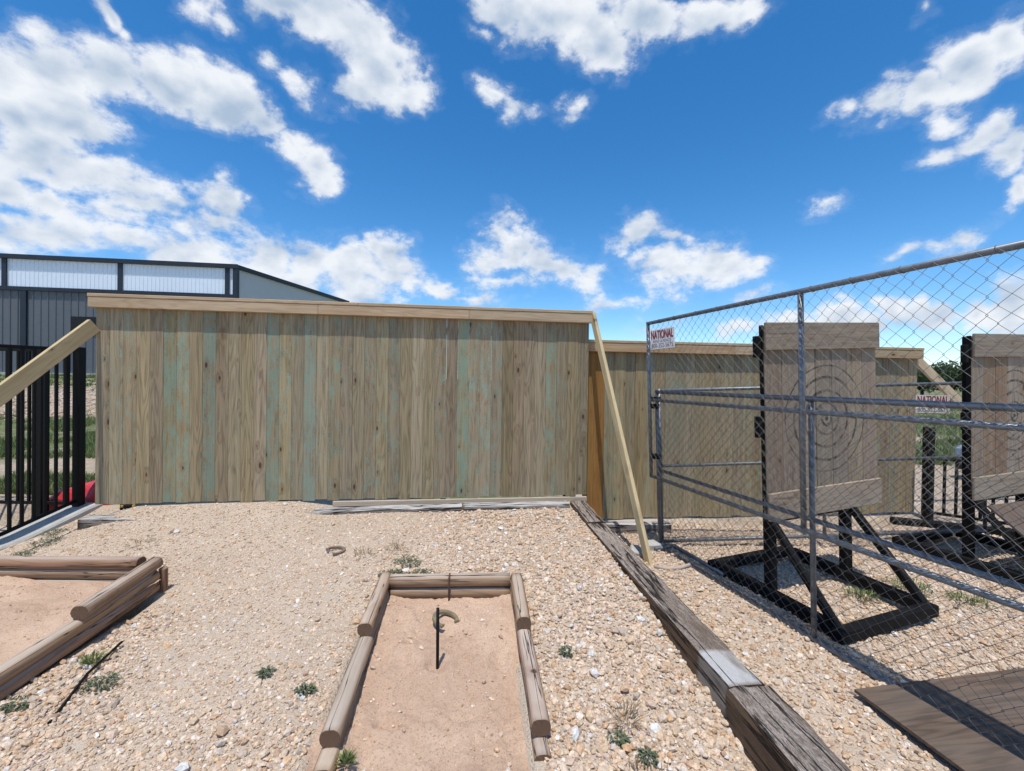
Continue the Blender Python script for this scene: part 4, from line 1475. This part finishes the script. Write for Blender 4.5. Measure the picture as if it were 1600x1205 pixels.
# raised yard
n = 195000
Y = 1.35 + (5.45 - 1.35) * rng.random(n) ** 1.3
X = -6.0 + 7.4 * rng.random(n)
loose = np.clip(sstep(-1.5, -0.2, X) * 1.0 + sstep(-1.9, -2.6, X) * 0.75 * sstep(3.6, 3.0, Y) + sstep(2.9, 1.9, Y) * 0.7 + 0.55 * vnoise(X, Y, 1.1, 21), 0.12, 1.0)
keep = visible(X, Y) & (X < tie_x(Y) - 0.005) & ~in_pit(X, Y, 0.045) & (X > -5.17) & (rng.random(n) < 0.56 + 0.3 * loose)
fz = A1.y + (X - A1.x) * d1v.y / d1v.x - np.where((X < -2.2) & (X > -4.45), 0.02, np.where(X < -4.72, -0.5, np.where(X < -4.4, 0.06, 0.29)))
keep &= Y < fz
X, Y, loose = X[keep], Y[keep], loose[keep]
S = (0.0066 + 0.0035 * loose) * np.exp(rng.normal(0, 0.44, len(X)))
big = rng.random(len(X)) < 0.0035
S = np.clip(np.where(big, S * 1.9, S), 0.004, 0.036)
Z = h_yard(X, Y) + S * (-0.18 + (0.40 + 0.42 * loose) * rng.random(len(X)))
C = stone_cols(len(X), 0.12)
C[big] = np.array((0.66, 0.655, 0.64)) * rng.uniform(0.8, 1.08, (int(big.sum()), 1))
print('yard stones', len(X))
stone_cloud('yard_gravel', X, Y, Z, S, C)
# lower court
n = 74000
Y = 1.3 + (5.75 - 1.3) * rng.random(n) ** 1.15
X = 0.9 + 6.2 * rng.random(n)
keep = visible(X, Y) & (X > tie_x(Y) + 0.20) & (Y < 5.70 + 0.11 * (X - 0.95))
keep &= ~(((X - 2.06) * ax.x + (Y - 2.57) * ax.y > 0.0) & ((X - 2.06) * ay.x + (Y - 2.57) * ay.y > 0.0) & (Y < 2.9))
X, Y = X[keep], Y[keep]
S = np.clip(0.0110 * np.exp(rng.normal(0, 0.36, len(X))), 0.005, 0.036)
Z = h_court(X, Y) + S * (-0.1 + 0.75 * rng.random(len(X)))
print('court stones', len(X))
stone_cloud('court_gravel', X, Y, Z, S, stone_cols(len(X), 0.08))
# pebbles that have strayed onto the sand
n = 420
Y = 1.6 + 1.6 * rng.random(n) ** 1.6
t = np.sign(rng.random(n) - 0.5) * 0.42 * rng.random(n) ** 0.6
X = pit_axis(Y) + t
S = np.clip(0.006 * np.exp(rng.normal(0, 0.6, n)), 0.003, 0.022)
stone_cloud('sand_pebbles', X, Y, sand_z1(X, Y) + S * 0.2, S, stone_cols(n))
n = 900
Y = 1.5 + 1.7 * rng.random(n) ** 1.2
X = pit_axis(Y) + rng.uniform(-0.44, 0.44, n)
k = vnoise(X, Y, 2.4, 41) > -0.12
X, Y = X[k], Y[k]
S = np.clip(0.0038 * np.exp(rng.normal(0, 0.5, len(X))), 0.002, 0.013)
stone_cloud('sand_clods', X, Y, sand_z1(X, Y) + S * 0.1, S, np.array((0.53, 0.36, 0.255)) * rng.uniform(0.65, 1.1, (len(X), 1)))
n = 500
Y = 2.0 + 1.4 * rng.random(n)
X = -4.5 + 1.7 * rng.random(n)
S = np.clip(0.005 * np.exp(rng.normal(0, 0.5, n)), 0.002, 0.015)
stone_cloud('sand_clods', X, Y, sand_z2(X, Y) + S * 0.1, S, np.array((0.53, 0.36, 0.255)) * rng.uniform(0.65, 1.1, (n, 1)))
n = 60
Y = 2.2 + 1.2 * rng.random(n)
X = -4.4 + 1.55 * rng.random(n)
S = np.clip(0.006 * np.exp(rng.normal(0, 0.5, n)), 0.003, 0.015)
stone_cloud('sand_pebbles', X, Y, sand_z2(X, Y) + S * 0.2, S, stone_cols(n))
# larger stones and clods on the bank beyond the curb, dark rubble by the iron fence
n = 2600
Y = 12 + 12 * rng.random(n)
X = -Y * (0.86 + 0.36 * rng.random(n))
S = np.clip(0.05 * np.exp(rng.normal(0, 0.5, n)), 0.02, 0.16)
stone_cloud('bank_rubble', X, Y, h_far(X, Y), S, stone_cols(n, 0.4) * 0.8)
n = 700
Y = 4.3 + 1.0 * rng.random(n)
X = -5.62 - 0.9 * rng.random(n)
S = np.clip(0.025 * np.exp(rng.normal(0, 0.4, n)), 0.01, 0.05)
stone_cloud('grey_rubble', X, Y, h_yard(X, Y) + 0.03, S, np.tile((0.17, 0.165, 0.16), (n, 1)) * rng.uniform(0.5, 1.4, (n, 1)))


# ------------------------------------------------------------------ weeds, grass, trees
def leaf_mesh(name, n, rad, hgt, ll, lw, mat, up=0.5, seed=0, clump=False):
    r = np.random.default_rng(seed)
    co, fs, tn = [], [], []
    for _ in range(n):
        a = r.uniform(0, 2 * np.pi)
        d = rad * r.random() ** 0.6
        base = np.array((d * np.cos(a), d * np.sin(a) * 0.8, hgt * r.random() * (1 - 0.6 * d / rad)))
        if clump:
            base[2] = 0
            base[:2] *= 0.35
        b = a + r.normal(0, 0.7)
        e = up + r.normal(0, 0.3)
        dirv = np.array((np.cos(b) * np.cos(e), np.sin(b) * np.cos(e), np.sin(e)))
        side = np.array((-np.sin(b), np.cos(b), r.normal(0, 0.3)))
        L_, W_ = ll * r.uniform(0.6, 1.25), lw * r.uniform(0.7, 1.2)
        k = len(co)
        droop = np.array((0, 0, -0.25 * L_))
        co += [base, base + dirv * L_ * 0.5 + side * W_ * 0.5, base + dirv * L_ + droop, base + dirv * L_ * 0.5 - side * W_ * 0.5]
        fs.append((k, k + 1, k + 2, k + 3))
        tn += [r.random()] * 4
    return np_mesh(name, np.array(co), np.array(fs), mat, False, None, np.array(tn))


WEEDS = [  # x, y, radius, height, kind, label
    (-0.88, 3.72, 0.13, 0.10, 'leaf', 'largest green weed standing just behind the narrow pit'),
    (-0.72, 3.50, 0.14, 0.05, 'leaf', 'low dark weed pressed against the back log of the narrow pit'),
    (-0.95, 3.50, 0.12, 0.04, 'leaf', 'flat grey green weed at the left back corner of the narrow pit'),
    (-1.38, 2.46, 0.045, 0.05, 'leaf', 'small weed alone on open gravel left of the narrow pit'),
    (-1.09, 2.33, 0.05, 0.05, 'leaf', 'small weed close to the left logs of the narrow pit'),
    (-2.28, 2.43, 0.10, 0.06, 'leaf', 'spreading dark weed beside the thin rod on the gravel'),
    (-2.52, 2.62, 0.035, 0.07, 'blade', 'yellowish grassy tuft growing against the left pit logs'),
    (-2.58, 2.28, 0.08, 0.05, 'leaf', 'dark weed under the left pit logs at the picture edge'),
    (-4.63, 4.38, 0.20, 0.06, 'leaf', 'round green weed on gravel near the concrete curb'),
    (-4.62, 4.12, 0.17, 0.04, 'leaf', 'pale spreading weed on gravel behind the left pit'),
    (-4.95, 4.75, 0.16, 0.05, 'leaf', 'dark weed tucked against the concrete curb'),
    (0.36, 2.66, 0.05, 0.05, 'leaf', 'small weed on gravel right of the narrow pit'),
    (0.53, 2.06, 0.05, 0.05, 'leaf', 'small leafy weed on gravel right of the log ends'),
    (0.64, 1.97, 0.05, 0.06, 'leaf', 'small weed at the bottom edge near the dark railroad tie'),
    (-0.715, 1.93, 0.02, 0.05, 'blade', 'grass tuft growing inside the narrow pit at the log ends'),
    (3.62, 3.95, 0.20, 0.08, 'blade', 'grassy weed inside the cage beside the black target stand'),
    (3.05, 3.75, 0.12, 0.08, 'blade', 'grassy weed beneath the target between the stand rails'),
    (3.95, 3.72, 0.16, 0.07, 'blade', 'grassy weed in the shade of the right target'),
    (-1.03, 3.98, 0.08, 0.09, 'stalk', 'dry brown stalks on gravel behind the narrow pit'),
    (-1.30, 3.86, 0.08, 0.07, 'stalk', 'dry brown stalks near the dusty horseshoe'),
    (-3.6, 4.25, 0.12, 0.07, 'stalk', 'dry brown weed behind the corner of the left pit'),
    (0.60, 2.16, 0.04, 0.09, 'stalk', 'tall dry grass stalks near the dark railroad tie'),
    (0.60, 1.84, 0.09, 0.08, 'stalk', 'flattened dry grass at the bottom edge of the gravel'),
]
for i, (x, y, r_, h_, kind, lab) in enumerate(WEEDS):
    z = gz(x, y) if x < tie_x(y) else float(h_court(x, y))
    if kind == 'leaf':
        me = leaf_mesh('weed', int(26 + 1500 * r_), r_ * 0.85, h_ * 0.8, 0.026, 0.011, M_LEAF, 0.30, i)
    elif kind == 'blade':
        me = leaf_mesh('weed', int(60 + 500 * r_), r_, 0.02, h_ * 1.2, 0.009, M_BLADE, 0.95, i)
    else:
        me = leaf_mesh('weed', 46, r_, 0.02, h_ * 1.3, 0.005, M_STALK, 0.75, i)
    link('weed', me, None, None, Matrix.Translation((x, y, z + 0.004)), label=lab, category='weed')

# grass on the bank and beyond the cage


def grass(name, X, Y, hmin, hmax, w, seed):
    r = np.random.default_rng(seed)
    n = len(X)
    Z = h_far(X, Y)
    a = r.uniform(0, 2 * np.pi, n)
    h = r.uniform(hmin, hmax, n)
    lean = r.normal(0, 0.5, (n, 2)) * h[:, None]
    dx, dy = np.cos(a) * w, np.sin(a) * w
    co = np.stack([np.stack([X - dx, Y - dy, Z - 0.02], 1), np.stack([X + dx, Y + dy, Z - 0.02], 1), np.stack([X + lean[:, 0], Y + lean[:, 1], Z + h], 1)], 1).reshape(-1, 3)
    F = np.arange(3 * n).reshape(-1, 3)
    return link(name, np_mesh(name, co, F, M_BLADE, False, None, np.repeat(r.random(n), 3)), kind='stuff')


def scatter(n, y0, y1, x0f, x1f, seed, thr=-0.12):
    r = np.random.default_rng(seed)
    Y = y0 + (y1 - y0) * r.random(n)
    X = Y * (x0f + (x1f - x0f) * r.random(n))
    k = vnoise(X, Y, 0.9, 31) + 0.4 * vnoise(X, Y, 3.0, 32) > thr
    return X[k], Y[k]


X1, Y1 = scatter(16000, 8.0, 12.4, -1.30, -0.82, 1)
X2, Y2 = scatter(7000, 6.1, 6.9, -1.30, -0.85, 2)
X3, Y3 = scatter(9000, 22, 31, -1.25, -0.85, 3, 0.0)
X4, Y4 = scatter(2500, 12.4, 20, -1.25, -0.85, 5, 0.2)
grass('bank_grass', np.concatenate([X1, X2, X4]), np.concatenate([Y1, Y2, Y4]), 0.05, 0.16, 0.012, 4)
grass('far_bank_grass', X3, Y3, 0.08, 0.2, 0.03, 6)
X5, Y5 = scatter(14000, 10.4, 15.0, 0.7, 1.35, 7)
X6, Y6 = scatter(22000, 16.0, 44.0, 0.7, 1.35, 8)
grass('field_grass', np.concatenate([X5, X6]), np.concatenate([Y5, Y6]), 0.08, 0.28, 0.025, 9)


def tree_meshes(h, rad, nleaf, seed):
    r = np.random.default_rng(seed)
    blobs = [(r.normal(0, 0.42, 3) * (rad, rad, h * 0.2) + (0, 0, h * 0.62), rad * r.uniform(0.4, 0.65)) for _ in range(11)]
    co, fs, tn = [], [], []
    P = []
    for _ in range(nleaf):
        c, br = blobs[r.integers(len(blobs))]
        v = r.normal(0, 1, 3)
        v /= np.linalg.norm(v)
        P.append(c + v * br * r.random() ** 0.33 * (1, 1, 0.8))
    P = np.array(P)
    P[:, 2] = np.maximum(P[:, 2], 0.25)
    n = len(P)
    s = 0.13 * r.uniform(0.6, 1.4, (n, 1))
    a = r.normal(0, 1, (n, 3)); a /= np.linalg.norm(a, axis=1)[:, None]
    b = np.cross(a, r.normal(0, 1, (n, 3))); b /= np.linalg.norm(b, axis=1)[:, None]
    V = np.stack([P - a * s, P + b * s * 0.6, P + a * s, P - b * s * 0.6], 1).reshape(-1, 3)
    crown = np_mesh('crown', V, np.arange(4 * n).reshape(-1, 4), M_TREE, False, None, np.repeat(r.random(n), 4))
    bm = bmesh.new()
    tube_bm(bm, [(0, 0, -0.2), (0.05, 0.02, h * 0.25), (0.12, -0.05, h * 0.5)], 0.16, 8)
    for k in range(4):
        t = k * 1.7
        tube_bm(bm, [(0.05, 0.0, h * 0.28), (math.cos(t) * rad * 0.35, math.sin(t) * rad * 0.35, h * 0.5), (math.cos(t) * rad * 0.6, math.sin(t) * rad * 0.6, h * 0.66)], 0.07, 6)
    trunk = bmesh_to('trunk', bm, True)
    return crown, trunk


kinds = [tree_meshes(4.8, 2.6, 5200, 1), tree_meshes(4.0, 2.4, 4600, 2)]
TREES = [(46.0, 52.0, 0, 1.0, 'broad dark tree far beyond the cage, left of the gap'), (50.5, 53.5, 1, 1.15, 'rounded dark tree directly above the second white sign'),
         (54.5, 54.0, 0, 1.08, 'dark tree on the far field edge beside the right target post'), (42.0, 54.0, 1, 0.95, 'low dark tree behind the end of the lower fence'),
         (59.0, 55.0, 1, 1.1, 'far tree hidden mostly behind the right target'), (48.0, 60.0, 0, 1.05, 'farther dark tree in the second row beyond the field'), (64.0, 56.0, 0, 1.0, 'far dark tree at the right end of the row')]
for (x, y, k, s, lab) in TREES:
    M = Matrix.Translation((x, y, 0)) @ Matrix.Rotation(x * 1.3, 4, 'Z') @ Matrix.Scale(s, 4)
    t = thing('tree', lab, 'tree', M, 'trees beyond the field')
    link('crown', kinds[k][0], None, t, M)
    link('trunk', kinds[k][1], M_BARK, t, M)
